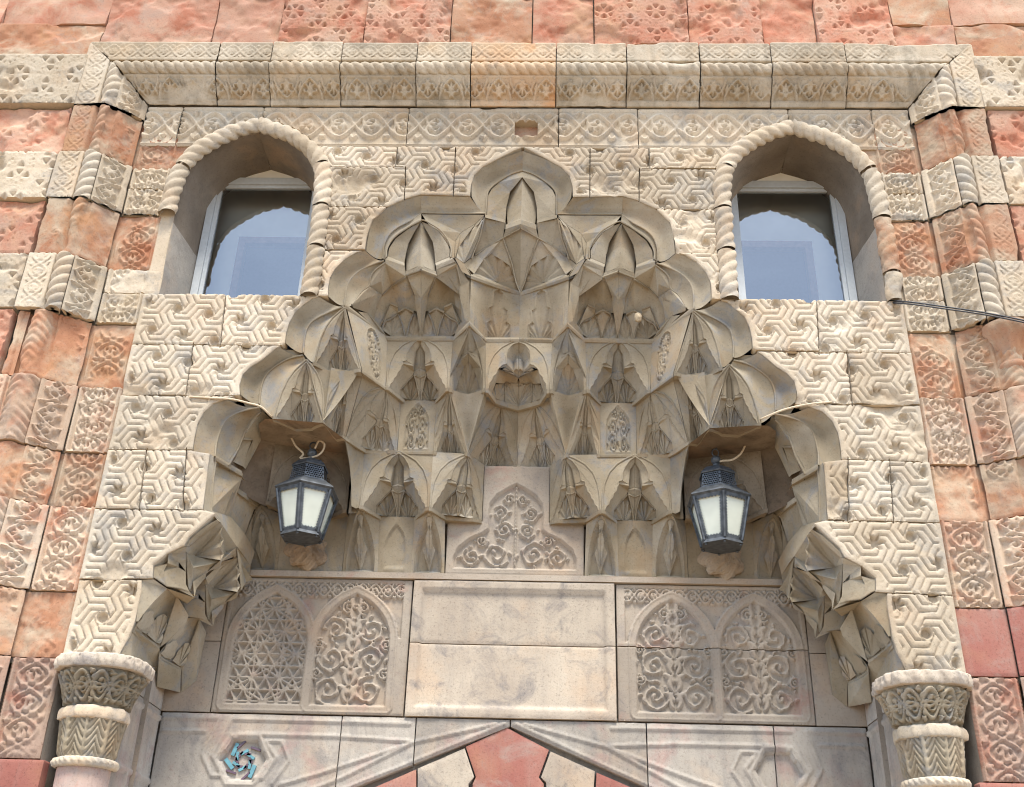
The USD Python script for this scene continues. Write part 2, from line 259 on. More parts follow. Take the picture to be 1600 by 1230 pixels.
def block(parent, name, poly, hf, to3, mat, step=0.0135, depth=0.09, inset=0.0022, edge=0.009, er=0.005, wob=0.0035, seed=0, label=None):
    """A stone: the carved face is a height field over its outline, with worn arrises and real sides."""
    if inset: poly = poly.buffer(-inset, join_style=1)
    if poly.is_empty: return
    if poly.geom_type != 'Polygon': poly = max(poly.geoms, key=lambda g: g.area)
    if poly.area < step*step*4: return
    rings = [poly.exterior]+list(poly.interiors); B = []; loops = []
    for r in rings:
        c = np.array(r.segmentize(step*1.15).coords)[:-1]; k = fb(c[:, 0], c[:, 1], 5, seed+3, 3)-.5
        loops.append((sum(map(len, B)), len(c))); B.append(c)
    nb = sum(map(len, B)); B = np.vstack(B)
    x0, z0, x1, z1 = poly.bounds; gx, gz = np.meshgrid(np.arange(x0+step/2, x1, step), np.arange(z0+step/2, z1, step)); 
    gx = gx + (np.arange(gx.shape[0]) % 2)[:, None]*step*.5
    I = np.stack([gx.ravel(), gz.ravel()], 1); I = I[shapely.contains_xy(poly.buffer(-step*.55), I[:, 0], I[:, 1])] if len(I) else I
    P = np.vstack([B, I]) if len(I) else B
    f = Delaunay(P+1e-7*np.random.default_rng(1).standard_normal(P.shape)).simplices; cen = P[f].mean(1); f = f[shapely.contains_xy(poly, cen[:, 0], cen[:, 1])]
    e1, e2 = P[f[:, 1]]-P[f[:, 0]], P[f[:, 2]]-P[f[:, 0]]; flip = e1[:, 0]*e2[:, 1]-e1[:, 1]*e2[:, 0] < 0; f[flip] = f[flip][:, ::-1]
    d = cKDTree(B).query(P)[0]
    h = hf(P[:, 0], P[:, 1]) if hf else np.zeros(len(P))
    jag = 1 + 1.6*np.clip(fb(P[:, 0], P[:, 1], 9, seed+5, 3)-.45, 0, 1)*2
    h = h - er*np.clip(1-d/(edge*jag), 0, 1)**2*jag + wob*(fb(P[:, 0], P[:, 1], 3.2, seed+9, 4)-.5)*2
    top = to3(P[:, 0], P[:, 1], h); V = [top]; F = [f]; n = len(top)
    bt = to3(B[:, 0], B[:, 1], h[:nb]); bb = to3(B[:, 0], B[:, 1], np.full(nb, -depth)); V += [bt, bb]
    for s, c in loops:
        i = s+np.arange(c); j = s+(np.arange(c)+1) % c; a, b, q, w = n+i, n+j, n+nb+j, n+nb+i
        F += [np.stack([a, q, b], 1), np.stack([a, w, q], 1)]
    return put(parent, name, np.vstack(V), np.vstack(F), mat, smooth=True, label=label)
def erode(h, x, z, seed, lo=0.5, hi=0.64, deep=0.03, keep=0.0):
    """Weathering: where the mask is high the carving is lost and the face spalls back."""
    m = np.clip((fb(x, z, 2.6, seed, 4)-lo)/(hi-lo), 0, 1); m = m*m*(3-2*m); rough = (fb(x, z, 11, seed+1, 4)-.5)*.03
    return h*(1-m*(1-keep)) + m*(rough-deep*(.5+fb(x, z, 6, seed+2, 3)))
flatY = lambda Y: (lambda x, z, h: np.stack([x, Y-h, z], 1))

# ---- the girih frame round the niche
mir = lambda pts: [(-x, z) for x, z in pts]
def px0(pts, Y=0.0): return [tuple(onY(a, b, Y)[[0, 2]]) for a, b in pts]
NICHE = px0([(184, 1030), (203, 995), (212, 972), (222, 925), (223, 907), (240, 905), (241, 884), (262, 867), (289, 854), (297, 840), (312, 827), (339, 803), (318, 797), (329, 709), (302, 705), (305, 685), (310, 663), (319, 646), (334, 632), (355, 625), (376, 618), (375, 603), (380, 586), (392, 574), (409, 564), (430, 547), (437, 543), (446, 537), (448, 522), (452.5, 506), (461, 489), (475, 477), (488, 467.5), (500, 464.5), (513, 463), (514, 448), (516.5, 434.6), (524, 421), (539.5, 405.6), (556.6, 396), (571, 392), (574, 372), (583, 345), (605, 325), (635, 312), (657, 306), (735, 308), (737, 290), (742, 275), (755, 262), (780, 249)]) + [(0.0, 6.985)]
niche_poly = sg.Polygon(NICHE + mir(NICHE[:-1])[::-1] + [(2.9, 0), (-2.9, 0)])
WX = 2.56
def arch(pts, n=48):
    p = spline(np.array(pts), n); return p
W_OUT = [(.79, 5.28), (.785, 6.2), (.735, 6.68), (.62, 6.935), (.405, 7.17), (0, 7.345)]
W_IN = [(.635, 5.28), (.645, 6.40), (.61, 6.69), (.495, 6.90), (.28, 7.055), (0, 7.155)]
def archpoly(pts, cx, bottom=None):
    p = arch(pts); p = np.vstack([p, (p*[-1, 1])[::-1][1:]]); return sg.Polygon(p+[cx, 0]).buffer(0)
win_out = [archpoly(W_OUT, s*WX) for s in (-1, 1)]; win_in = [archpoly(W_IN, s*WX) for s in (-1, 1)]
PANEL = sg.box(-3.33, 2.04, 3.33, 6.985).difference(niche_poly.buffer(.002)).difference(unary_union(win_out)).difference(sg.box(-3.34, 5.275, -3.0, 7)).difference(sg.box(3.0, 5.275, 3.34, 7)).buffer(0)
JOINTS = [[(205, 539), (480, 541)], [(185, 618), (420, 620)], [(165, 704), (340, 704)], [(130, 796), (360, 798)], [(110, 906), (300, 906)],
          [(354, 455), (344, 545)], [(303, 537), (290, 622)], [(230, 701), (218, 799)], [(292, 701), (285, 800)],
          [(500, 262), (630, 262)], [(490, 324), (632, 325)], [(470, 392.5), (580, 392)], [(622, 225), (618, 262)], [(634, 262), (631, 330)], [(712, 232), (708, 312)], [(470, 463), (520, 464)]]
jl = []
for j in JOINTS:
    p = px0(j); jl += [sg.LineString(p), sg.LineString(mir(p))]
cells = PANEL.difference(unary_union([l.buffer(.002, cap_style=2) for l in jl]))
OUTL = cKDTree(np.array(sg.LineString(NICHE + mir(NICHE)[::-1]).segmentize(.01).coords))
def panel_h(seed):
    def f(x, z):
        d = OUTL.query(np.stack([x, z], 1))[0]; e = np.clip((d-.035)/.02, 0, 1); ex = np.clip((3.30-np.abs(x))/.02, 0, 1)
        h = girih(x, z)*e*ex + .019*(1-e*ex)
        return erode(h, x, z, seed, .60, .76, .03)
    return f
frame = thing('interlace_surround', 'cream stone frame of hexagon and star interlace around the pointed stalactite niche', 'stone surround')
k = 0
for g in sorted(cells.geoms, key=lambda g: (-round(g.centroid.y, 1), g.centroid.x)):
  for g in getattr(g.buffer(-.001), 'geoms', [g.buffer(-.001)]):
    if g.area < .01: continue
    k += 1; block(frame, 'interlace_block', g, panel_h(k), flatY(0.0 + .006*math.sin(k*2.1)), M['cream'], step=.0088, seed=k)
# ---- frieze between frame and cornice, with a square putlog hole
frieze = thing('scroll_frieze', 'cream frieze of leaf scrolls under the cornice with a square hole', 'frieze')
FR = sg.box(-3.70, 6.992, 3.70, 7.478).difference(unary_union(win_out)).difference(sg.box(*sum([list(onY(804, 213)[[0, 2]]), list(onY(840, 190)[[0, 2]])], [])))
fx = [onY(p, 197)[0] for p in (236, 281, 408, 637, 873, 997, 1234, 1365, 1412)]
fr_s = scroll(7.6, .19, .62, 5, True, .017); 
def frieze_h(x, z): return strokes_height(fr_s, np.stack([x+3.8, z-7.25], 1))*.034 + .02*(np.abs(np.abs(z-7.235)-.225) < .014) - .01
for a, b in zip([-3.70]+fx[1:-1], fx[1:-1]+[3.70]):
    g = FR.intersection(sg.box(a+.002, 6.9, b-.002, 7.6))
    for q in getattr(g, 'geoms', [g]): block(frieze, 'scroll_block', q, lambda x, z: erode(frieze_h(x, z), x, z, 31, .6, .72, .015), flatY(.0), M['cream'], step=.012, seed=int(a*50) % 97)
hb = MB(); h0, h1 = onY(804, 213), onY(840, 190); hb.quad((h0[0]-.02, .085, h0[2]-.06), (h1[0]+.02, .085, h0[2]-.06), (h1[0]+.02, .085, h1[2]+.02), (h0[0]-.02, .085, h1[2]+.02)); hb.put(frieze, 'hole_back', M['creamred'])

# ---- moulding profile (offset outwards n, projection d) shared by cornice and jambs
_a = np.linspace(np.pi, 0, 13)
class Profile:
    def __init__(s, pts, kr, kf):
        s.p = np.array(pts, float); s.t = np.r_[0, np.cumsum(np.linalg.norm(np.diff(s.p, axis=0), axis=1))]
        g = np.gradient(s.p, s.t, axis=0); n = np.stack([-g[:, 1], g[:, 0]], 1); s.n = n/np.linalg.norm(n, axis=1, keepdims=True)
        s.cove, s.rope, s.ropeend, s.fas, s.end = s.t[2], s.t[kr], s.t[kf], s.t[kf+1], s.t[-1]
    def __call__(s, t): return np.interp(t, s.t, s.p[:, 0]), np.interp(t, s.t, s.p[:, 1]), np.interp(t, s.t, s.n[:, 0]), np.interp(t, s.t, s.n[:, 1])
prof = Profile([(0, 0), (0, .030), (.018, .040), (.19, .205), (.222, .212), (.232, .200)] + [(.305+.070*math.cos(a), .195+.075*math.sin(a)) for a in _a[1:-1]] + [(.378, .195), (.386, .245), (.62, .245), (.622, .18)], 5, 17)
prof_low = Profile([(0, 0), (0, .020), (.018, .028), (.225, .150), (.262, .152), (.272, .140)] + [(.395+.120*math.cos(a), .130+.115*math.sin(a)) for a in _a[1:-1]] + [(.520, .130), (.530, .215), (.62, .215), (.622, .18)], 5, 17)
t_end = prof.end
X0, Z0 = 3.70, 7.482
cov_s, fas_s = palmettes(9, .098, .23, 1, 0, .012), scroll(9, .10, .34, 3, True, .013)
def mould_h(s, t, kind='twist', seed=0, pr=prof):
    s = np.asarray(s, float); t = np.asarray(t, float); h = np.zeros(len(s))
    tc, hw = (pr.cove+pr.rope)/2, (pr.rope-pr.cove)/2; c = (t > pr.cove) & (t < pr.rope)
    if c.any():
        b = np.abs(t[c]-tc); k = strokes_height(cov_s, np.stack([(s[c]+4.5) % 8.4, (t[c]-tc)*(.118/hw)], 1))*.030-.024
        h[c] = np.where(b > hw-.022, .002, np.where(b > hw-.034, -.006, k))
    r = (t >= pr.rope) & (t <= pr.ropeend); w = (pr.ropeend-pr.rope)/2; tr = (pr.rope+pr.ropeend)/2
    if kind == 'twist': h[r] = .024*(np.abs(np.sin(np.pi*(s[r]/.098+(t[r]-tr)/.15)))**.65)-.014
    else: h[r] = .016*np.abs(np.sin(np.pi*(s[r]/.075+1.5*np.abs(t[r]-tr)/w)))-.008
    f_ = (t > pr.fas-.004) & (t < pr.end-.06); tf, fw = (pr.fas+pr.end-.065)/2, (pr.end-.065-pr.fas)/2; b = np.abs(t-tf)
    if f_.any(): h[f_] = strokes_height(fas_s, np.stack([(s[f_]+4.5) % 8.4, (t[f_]-tf)*(.118/fw)], 1))*.026-.018
    return np.where((b > fw-.026) & (b < fw+.01) & (t > pr.fas-.006) & (t < pr.end-.05), .004, h)
def cor3(x, t, h):
    n, d, a, b = prof(t); return np.stack([x, -d-b*h, Z0+n+a*h], 1)
def jam3(sgn, z, t, h, pr=prof):
    n, d, a, b = pr(t); return np.stack([sgn*(X0+n+a*h), -d-b*h, z], 1)
cornice = thing('cornice', 'cream cornice over the windows with twisted rope moulding and scroll bands', 'cornice')
cj = [onY(p, 105, -.2)[0] for p in (340, 423, 533, 651, 736, 869, 979, 1093, 1205, 1322)]
tt = np.linspace(0, t_end, 60); mit = X0+prof(tt)[0]
allc = sg.Polygon(list(zip(-mit, tt))+list(zip(mit, tt))[::-1])
edges = [-5]+cj+[5]
for i, (a, b) in enumerate(zip(edges[:-1], edges[1:])):
    g = allc.intersection(sg.box(a+.003, -1, b-.003, 3)); off = .012*math.sin(i*3.7)
    block(cornice, 'cornice_block', g, lambda x, t: erode(mould_h(x, t), x, t*1.0, 40+i, .60, .74, .014), lambda x, t, h: cor3(x, t, h+off*.5), M['creamwarm' if i == 5 else 'cornice'], step=.0105, seed=i, depth=.12, label='cornice stone with an orange stain' if i == 5 else None)
for s in (-1, 1):   # returns of the cornice down the jambs
    g = sg.Polygon([(7.285, 0), (7.285, t_end)]+list(zip(Z0+prof(tt)[0], tt))[::-1])
    block(cornice, 'cornice_return', g, lambda z, t: erode(mould_h(z, t), z, t, 60, .60, .72, .014), lambda z, t, h: jam3(s, z, t, h), M['cream'], step=.0115, seed=70+s, depth=.30)

# ---- jambs: courses of carved cream stone and spalled red stone
ZC = [1.0, 1.306, 2.037, 2.55, 3.25, 3.725, 4.337, 4.975, 5.55, 6.16, 6.71, 7.28]
KIND = ['flatred', 'brown', 'red', 'cream', 'red', 'cream', 'red', 'cream', 'red', 'cream', 'red']
KIND_R = ['flatred', 'brown', 'flatred', 'cream', 'red', 'cream', 'red', 'cream', 'red', 'cream', 'red']
flat_s = [scroll(7, .155, .40, 11, True, .0115, 0.9), scroll(7, .155, .31, 12, True, .0105, 0.9)]
star_off = lambda x, z: starweb(x+.07, z, .34, .036, .042)
for s, side in ((-1, 'left'), (1, 'right')):
    jam = thing('portal_jamb', f'carved {side} jamb with stepped scroll bands in alternating cream and red courses', 'jamb')
    kinds = KIND if s < 0 else KIND_R
    for i, kd in enumerate(kinds):
        a, b = ZC[i], ZC[i+1]; red = kd == 'red'; sd_ = 100+i*7+(s > 0)*50
        R = np.random.default_rng(sd_)
        carve = dict(cream=1.0, red=.75, brown=.85, flatred=0.0)[kd]; rec = dict(cream=0, red=-.016, brown=-.01, flatred=-.01)[kd]
        mat = M[('creamred' if i <= 6 else 'cream') if kd == 'cream' else ('red' if kd == 'red' else kd)]
        lo = dict(cream=.60, red=.40 if R.random() < .6 else .47, brown=.60, flatred=.99)[kd]; hi = lo+.12; dp = .032 if red else .012
        # flat band (two stones where the photograph shows a joint)
        zs = [a, (a*.45+b*.55), b] if (kd == 'cream' and i in (7, 9)) else [a, b]
        st = flat_s[i % 2] if i > 3 else flat_s[0]
        def fh(x, z): 
            u = np.abs(x)-3.335-.1825; h = strokes_height(st, np.stack([z, u*np.sign(s)], 1))*.032-.020; h = np.where((np.abs(np.abs(u)-.165) < .013), .008, h)*carve + rec
            return erode(h, x, z, sd_, lo, hi, dp)
        for za, zb in zip(zs[:-1], zs[1:]):
            xi = 3.335 if (i < 7) else 3.17
            if i == 0: xi = 3.30
            xo = 3.765 if red else 3.715; poly = sg.box(min(s*xi, s*xo), za+.003, max(s*xi, s*xo), zb-.003)
            if i >= 7 and s < 0 and i in (7, 8): poly = sg.box(-xo, za+.003, -3.19, zb-.003)
            if i >= 7: poly = poly.difference(unary_union(win_in).buffer(.004) if (s < 0 and i in (7, 8)) else unary_union(win_out).buffer(.012)).difference(sg.box(-3.34, 4, -3.335, 4.97)) 
            block(jam, 'scroll_block', poly, fh, flatY(.0), mat, step=.0125, seed=sd_, depth=.16 if red else .12)
        # cove, rope and fascia
        kk = 'twist' if i >= 7 else 'chevron'; pr = prof if i >= 7 else prof_low
        for nm, ta, tb in (('moulding_block', 0.0, pr.end),) if red else (('cove_block', 0.0, pr.rope), ('rope_block', pr.rope, pr.ropeend+.002), ('fascia_block', pr.ropeend+.002, pr.end)):
            def mh(z, t):
                h = mould_h(z, t, kk, 0, pr)*carve*1.15 + rec
                return erode(h, z, t*1.3+s*3, sd_+(0 if nm[0] == 'c' else 9), lo, hi, dp)
            block(jam, nm, sg.box(a+.003, ta+.002, b-.003, tb-.002), mh, lambda z, t, h: jam3(s, z, t, h, pr), mat, step=.0115, seed=sd_+3, depth=.12)
        # outer star band
        ob = [4.335, 5.25+.2*math.sin(i*2.3), 6.25] if i >= 3 else [4.335, 5.3]
        for xa, xb in zip(ob[:-1], ob[1:]):
            def sh(x, z):
                h = star_off(np.abs(x), z)*(.95 if kd != 'red' else .6) + rec*.4
                return erode(h, x, z, sd_+20, (.60 if kd == 'cream' else .52) if kd != 'flatred' else .99, .72, .03)
            block(jam, 'star_block', sg.box(min(s*xa, s*xb)+.004, a+.004, max(s*xa, s*xb)-.004, b-.004), sh, flatY(-.205), M['cream'] if kd == 'cream' else (M['pink'] if i > 3 else mat), step=.0135, seed=sd_+30)
    if s > 0:   # colonnette capital between the chevron shaft and the rope
        cb = MB(); zz = np.linspace(4.50, 4.93, 14); rr = np.interp(zz, [4.50, 4.53, 4.56, 4.60, 4.75, 4.86, 4.87, 4.93], [.09, .115, .115, .085, .12, .175, .19, .185]); th = np.linspace(-.15, np.pi+.15, 41)
        rr = rr[:, None]*(1+.05*np.cos(th*10)[None, :]*((zz > 4.6) & (zz < 4.87))[:, None])
        cb.grid(np.stack([s*(4.095)+rr*np.cos(th)[None, :], -.13-rr*np.sin(th)[None, :], np.broadcast_to(zz[:, None], rr.shape)], -1)); cb.put(jam, 'colonnette_capital', M['red'], smooth=50)
    # star band of the cornice course and red stones above it
    ub = [4.30, 5.20, 6.25]
    for xa, xb in zip(ub[:-1], ub[1:]):
        block(jam, 'star_block', sg.box(min(s*xa, s*xb)+.004, 7.285, max(s*xa, s*xb)-.004, 7.93), lambda x, z: erode(star_off(np.abs(x), z), x, z, 77, .62, .74, .02), flatY(-.225), M['cream'], seed=80, step=.013)
upper = thing('upper_wall', 'pale red upper wall above the cornice with worn star carving', 'wall')
uj = [onY(p, 30, -.21)[0] for p in (0, 165, 335, 440, 572, 705, 832, 928, 1075, 1190, 1275, 1395, 1490)]
uj = [-8.5, -6.3]+uj+[6.2, 8.5]; R = np.random.default_rng(4)
carved = {2: 0, 5: 1, 6: 1, 7: 0, 9: 1, 10: .7, 12: .8}
for i, (a, b) in enumerate(zip(uj[:-1], uj[1:])):
    rows = [8.112, 8.80, 9.45] if 2 < i < len(uj)-4 else [7.94, 8.42, 8.95, 9.45]
    for j, (za, zb) in enumerate(zip(rows[:-1], rows[1:])):
        cf = carved.get(i, 0) if j == 0 else 0; sd_ = 300+i*5+j
        def uh(x, z): return erode(starweb(x, z, .30, .03, .034)*cf + .0, x, z, sd_, .50 if cf else .38, .62 if cf else .60, .02 if cf else .035)
        block(upper, 'wall_block', sg.box(a+.004, za+.004, b-.004, zb-.004), uh, flatY(-.20+.012*R.uniform(-1, 1)), M['pink'] if R.random() < .75 or cf else M['red'], step=.0145 if abs(a) < 6 and j == 0 else .05, seed=sd_)
# plain coursing beyond the picture: the wall goes on
side = thing('outer_wall', 'plain coursed cream and red stone wall beyond the portal', 'wall')
for s in (-1, 1):
    zz = [-2.7, -2.0, -1.3, -.6, .2]+ZC+[7.93]
    for i, (a, b) in enumerate(zip(zz[:-1], zz[1:])):
        xs = ([6.26] if i >= 7 else [5.31])+[7.3, 8.5] if a >= 1.0 else [3.30, 4.4, 5.9, 7.2, 8.5]
        for xa, xb in zip(xs[:-1], xs[1:]): block(side, 'wall_block', sg.box(min(s*xa, s*xb)+.004, a+.004, max(s*xa, s*xb)-.004, b-.004), None, flatY(-.2), M['creamred'] if i % 2 else M['red'], step=.12, seed=i)
for i in range(5):
    for j in range(12): block(side, 'wall_block', sg.box(-8.5+17*j/12+.004, 9.46+i*.8, -8.5+17*(j+1)/12-.004, 10.25+i*.8), None, flatY(-.2), M['pink'] if (i+j) % 2 else M['creamred'], step=.2, seed=i)
core = thing('wall_core', 'rubble and mortar core behind the carved stones', 'wall', kind='structure')
cp = sg.box(-3.9, 2.0, 3.9, 7.6).difference(niche_poly.buffer(.05)).difference(unary_union([w.buffer(.02) for w in win_in])).difference(sg.box(*sum([list(onY(803, 214)[[0, 2]]), list(onY(841, 189)[[0, 2]])], [])).buffer(.02))
v, f = earcut(cp.simplify(.005)); c_ = MB(); c_.add(np.c_[v[:, 0], np.full(len(v), .058), v[:, 1]], f)
for s in (-1, 1):
    P = [(3.58, .16), (3.80, .15), (3.93, .0), (4.02, -.06), (4.34, -.075), (8.5, -.10), (8.5, 2.6)]
    for (xa, ya), (xb, yb) in zip(P[:-1], P[1:]): c_.quad((s*xa, ya, -2.7), (s*xb, yb, -2.7), (s*xb, yb, 13.4), (s*xa, ya, 13.4))
    c_.quad((s*2.8, .50, -2.7), (s*3.34, .50, -2.7), (s*3.34, .50, 2.1), (s*2.8, .50, 2.1)); c_.quad((s*3.332, .50, -2.7), (s*3.332, .02, -2.7), (s*3.332, .02, 2.038), (s*3.332, .50, 2.038)); c_.quad((s*3.336, .14, -2.7), (s*3.7, .14, -2.7), (s*3.7, .14, 2.1), (s*3.336, .14, 2.1))
P = [(7.4, .07), (7.56, .03), (7.75, -.05), (8.0, -.10), (13.4, -.10), (13.4, 2.6)]
for (za, ya), (zb, yb) in zip(P[:-1], P[1:]): c_.quad((-4.3, ya, za), (4.3, ya, za), (4.3, yb, zb), (-4.3, yb, zb))
c_.quad((-8.5, 2.6, -2.7), (8.5, 2.6, -2.7), (8.5, 2.6, 13.4), (-8.5, 2.6, 13.4)); c_.quad((-8.5, -.12, 13.4), (8.5, -.12, 13.4), (8.5, 2.6, 13.4), (-8.5, 2.6, 13.4))
c_.put(core, 'core', M['mortar'])

# ------------------------------------------------------------------ the stalactite vault
DW = 0.949                                  # depth of the niche's back wall
Z = {0: 2.53, 1: 3.06, 2: 3.553, 3: 4.09, 4: 4.607, 5: 5.14, 6: 5.645, 7: 6.17}
vault = thing('stalactite_vault', 'grey beige stalactite vault of stacked carved cells filling the pointed niche', 'stalactite vault')
def H(px, py, Y): return onY(px, py, Y)
def both(mb, name, mat, parent=None, smooth=False, label=None):
    a = mb.put(parent or vault, name, mat, smooth=smooth, label=label); b = mb.mirror().put(parent or vault, name, mat, smooth=smooth, label=label); return a, b
class Facet:
    """A leaning facet between a lower and an upper line (each [(u, x, y), ...]) that cells are cut into; w goes into the wall."""
    def __init__(s, bot, top, z0, z1, dl, dr): s.b, s.t, s.z0, s.z1, s.dl, s.dr = np.array(bot, float), np.array(top, float), z0, z1, np.array(dl, float), np.array(dr, float)
    def __call__(s, u, v, w=0.0):
        u, v, w = np.broadcast_arrays(np.asarray(u, float), np.asarray(v, float), np.asarray(w, float)); q = v**1.15
        x = np.interp(u, s.b[:, 0], s.b[:, 1])*(1-v) + np.interp(u, s.t[:, 0], s.t[:, 1])*v
        y = np.interp(u, s.b[:, 0], s.b[:, 2])*(1-q) + np.interp(u, s.t[:, 0], s.t[:, 2])*q; k = (u+1)/2
        return np.stack([x + w*(s.dl[0]*(1-k)+s.dr[0]*k), y + w*(s.dl[1]*(1-k)+s.dr[1]*k), s.z0+(s.z1-s.z0)*v], -1)
OPEN = [(-.90, 0), (-.86, .07), (-.79, .10), (-.75, .18), (-.68, .215), (-.635, .30), (-.57, .335), (-.535, .42), (-.50, .44), (-.50, .515), (-.38, .53), (-.37, .66), (-.30, .77), (-.17, .885), (0, .965)]
def fan(mb, mp, f, pts, n, deep=0.10, lift=0.03):
    """A leaf fan: ribs run from the focus to the outer points, each leaf is folded along its middle and pointed at its tip."""
    P = resample(np.array(pts, float), n+1); f = np.array(f, float)
    for a, b in zip(P[:-1], P[1:]):
        m = (a+b)/2; m = m + (m-f)*.10; m[2] += deep; a2 = f+(a-f)*.93; b2 = f+(b-f)*.93; a2[2] -= lift; b2[2] -= lift
        mb.poly([mp(*f), mp(*a2), mp(*m)]); mb.poly([mp(*f), mp(*m), mp(*b2)]); mb.poly([mp(*a2), mp(*a), mp(*m)]); mb.poly([mp(*b2), mp(*m), mp(*b)])
def halves(poly):
    out = []
    for bx in (sg.box(-3, -1, 0, 3), sg.box(0, -1, 3, 3)):
        g = poly.intersection(bx)
        out += [q for q in getattr(g, 'geoms', [g]) if q.geom_type == 'Polygon' and q.area > 1e-5]
    return out
def surround(mb, fc, hole, u0=-1, u1=1, v1=1.0, clip=''):
    dom = [(-1, 0)]+([(u, v) for u, v in ARCHUV[1:-1]] if 'l' in clip else [(-1, 1.0)])+[(0, 1.0)]+([(-u, v) for u, v in ARCHUV[1:-1]][::-1] if 'r' in clip else [(1, 1.0)])+[(1, 0)]
    for g in halves(sg.Polygon(dom).difference(sg.Polygon(hole)).buffer(0)):
        v, f = earcut(g.segmentize(.12)); mb.add(fc(v[:, 0], v[:, 1]), f)
def rib(mb, fc, uv, r=.009, w=-.0, n=40):
    p = resample(np.array(uv, float), n); mb.tube(fc(p[:, 0], p[:, 1], np.full(n, w)), r, 5)
ARCHUV = [(-.97, 0), (-.955, .25), (-.90, .46), (-.76, .67), (-.52, .83), (-.25, .93), (0, 1.0)]
def cell(fc, ribs=(5, 5), wide=1.0, lip=True, clip=''):
    """Niche cell: an arched field with a lobed opening, a small hood over a stepped ledge, soffits that taper to the floor and two leaf fans."""
    sh, lf, rf = MB(), MB(), MB()
    op = [(u*wide, v) for u, v in OPEN]; hole = op + [(-u, v) for u, v in op[:-1]][::-1]
    surround(sh, fc, hole, clip=clip)
    rib(sh, fc, ARCHUV+[(-u, v) for u, v in ARCHUV[:-1]][::-1], .0075, -.01, 60); rib(sh, fc, hole, .006, -.005, 70)
    for m in (1, -1):
        F = lambda *p: [fc(m*a*wide, b, c) for a, b, c in p]
        q = lambda *p: sh.poly(F(*p))
        # hood above the ledge
        q((-.38, .53, 0), (-.19, .50, .17), (-.15, .76, .20), (-.30, .77, 0), (-.37, .66, 0)); q((-.15, .76, .20), (0, .965, 0), (-.17, .885, 0), (-.30, .77, 0))
        q((-.19, .50, .17), (-.19, .50, .57), (-.13, .80, .36), (-.15, .76, .20)); q((-.19, .50, .57), (0, .50, .44), (0, .90, .20), (-.13, .80, .36)); q((-.15, .76, .20), (-.13, .80, .36), (0, .90, .20), (0, .965, 0))
        # ledge
        q((-.50, .515, 0), (-.38, .53, 0), (-.19, .50, .17), (-.19, .465, .15), (-.50, .465, .0)); q((-.19, .50, .17), (-.19, .50, .57), (-.19, .465, .54), (-.19, .465, .15)); q((-.19, .50, .57), (0, .50, .44), (0, .465, .40), (-.19, .465, .54))
        # soffits
        q((-.50, .465, 0), (-.19, .465, .15), (-.19, .45, .50), (-.23, .385, .60)); q((-.50, .465, 0), (-.23, .385, .60), (-.40, .29, .70), (-.60, .13, .62)); q((-.50, .44, 0), (-.60, .13, .62), (-.635, .30, 0), (-.57, .335, 0), (-.535, .42, 0))
        q((-.635, .30, 0), (-.60, .13, .62), (-.75, .18, 0), (-.68, .215, 0)); q((-.75, .18, 0), (-.60, .13, .62), (-.62, 0, .72), (-.90, 0, 0), (-.86, .07, 0), (-.79, .10, 0))
        q((-.19, .465, .54), (0, .465, .40), (0, .34, .62), (-.19, .40, .56)); q((-.19, .40, .56), (0, .34, .62), (0, .16, .86), (-.075, .20, .84)); q((-.075, .20, .84), (0, .16, .86), (0, 0, 1.0), (-.025, 0, 1.0))
        r_ = [(-.60, .13, .62), (-.48, .23, .66), (-.38, .305, .66), (-.23, .385, .59), (-.19, .40, .56), (0, .36, .60)]; sh.tube([fc(m*a*wide, b, c-.02) for a, b, c in r_], .006, 5)
        e_ = [(-.19, .40, .53), (-.12, .29, .68), (-.07, .19, .82), (-.02, 0, .98)]; sh.tube([fc(m*a*wide, b, c-.02) for a, b, c in e_], .006, 5)
        q((-.30, 0, 1.07), (-.66, 0, .78), (-.62, .14, .68), (-.40, .31, .76), (-.20, .43, .68), (0, .42, .72), (0, 0, 1.10))
        mp = lambda a, b, c: fc(m*a*wide, b, c)
        fan(lf if m > 0 else rf, mp, (-.30, .0, .97), [(-.62, 0, .74), (-.60, .12, .65), (-.40, .28, .71), (-.23, .375, .62), (-.12, .27, .76), (-.06, .14, .88), (-.025, 0, 1.0)], ribs[0], .22, .05)
        q((-.62, 0, .72), (-.30, 0, .98), (-.025, 0, 1.0), (-.025, 0, 1.02), (-.62, 0, .76))
    if lip:
        L = [(-1, -.05), (-.90, -.0), (-.62, .62), (-.45, 1.0), (.45, 1.0), (.62, .62), (.90, 0), (1, -.05)]
        for (a, wa), (b, wb) in zip(L[:-1], L[1:]):
            A, B = fc(a*(wide if abs(a) < 1 else 1), 0, wa), fc(b*(wide if abs(b) < 1 else 1), 0, wb); dn = np.array([0, 0, -.032]); fw = np.array([0, -.012, 0])
            sh.quad(A+fw, B+fw, B+dn, A+dn); sh.quad(A+dn, B+dn, B+dn+[0, .12, .01], A+dn+[0, .12, .01])
    return sh, lf, rf
def place_cell(fc, mat='vault', **k):
    for mirror in (False, True):
        if mirror and k.get('centre'): break
        kk = {a: b for a, b in k.items() if a != 'centre'}
        ms = cell(fc, **kk); ms = [m.mirror() for m in ms] if mirror else ms
        p = ms[0].put(vault, 'niche_cell', M[mat]); ms[1].put(p, 'leaf_fan', M[mat]); ms[2].put(p, 'leaf_fan', M[mat])
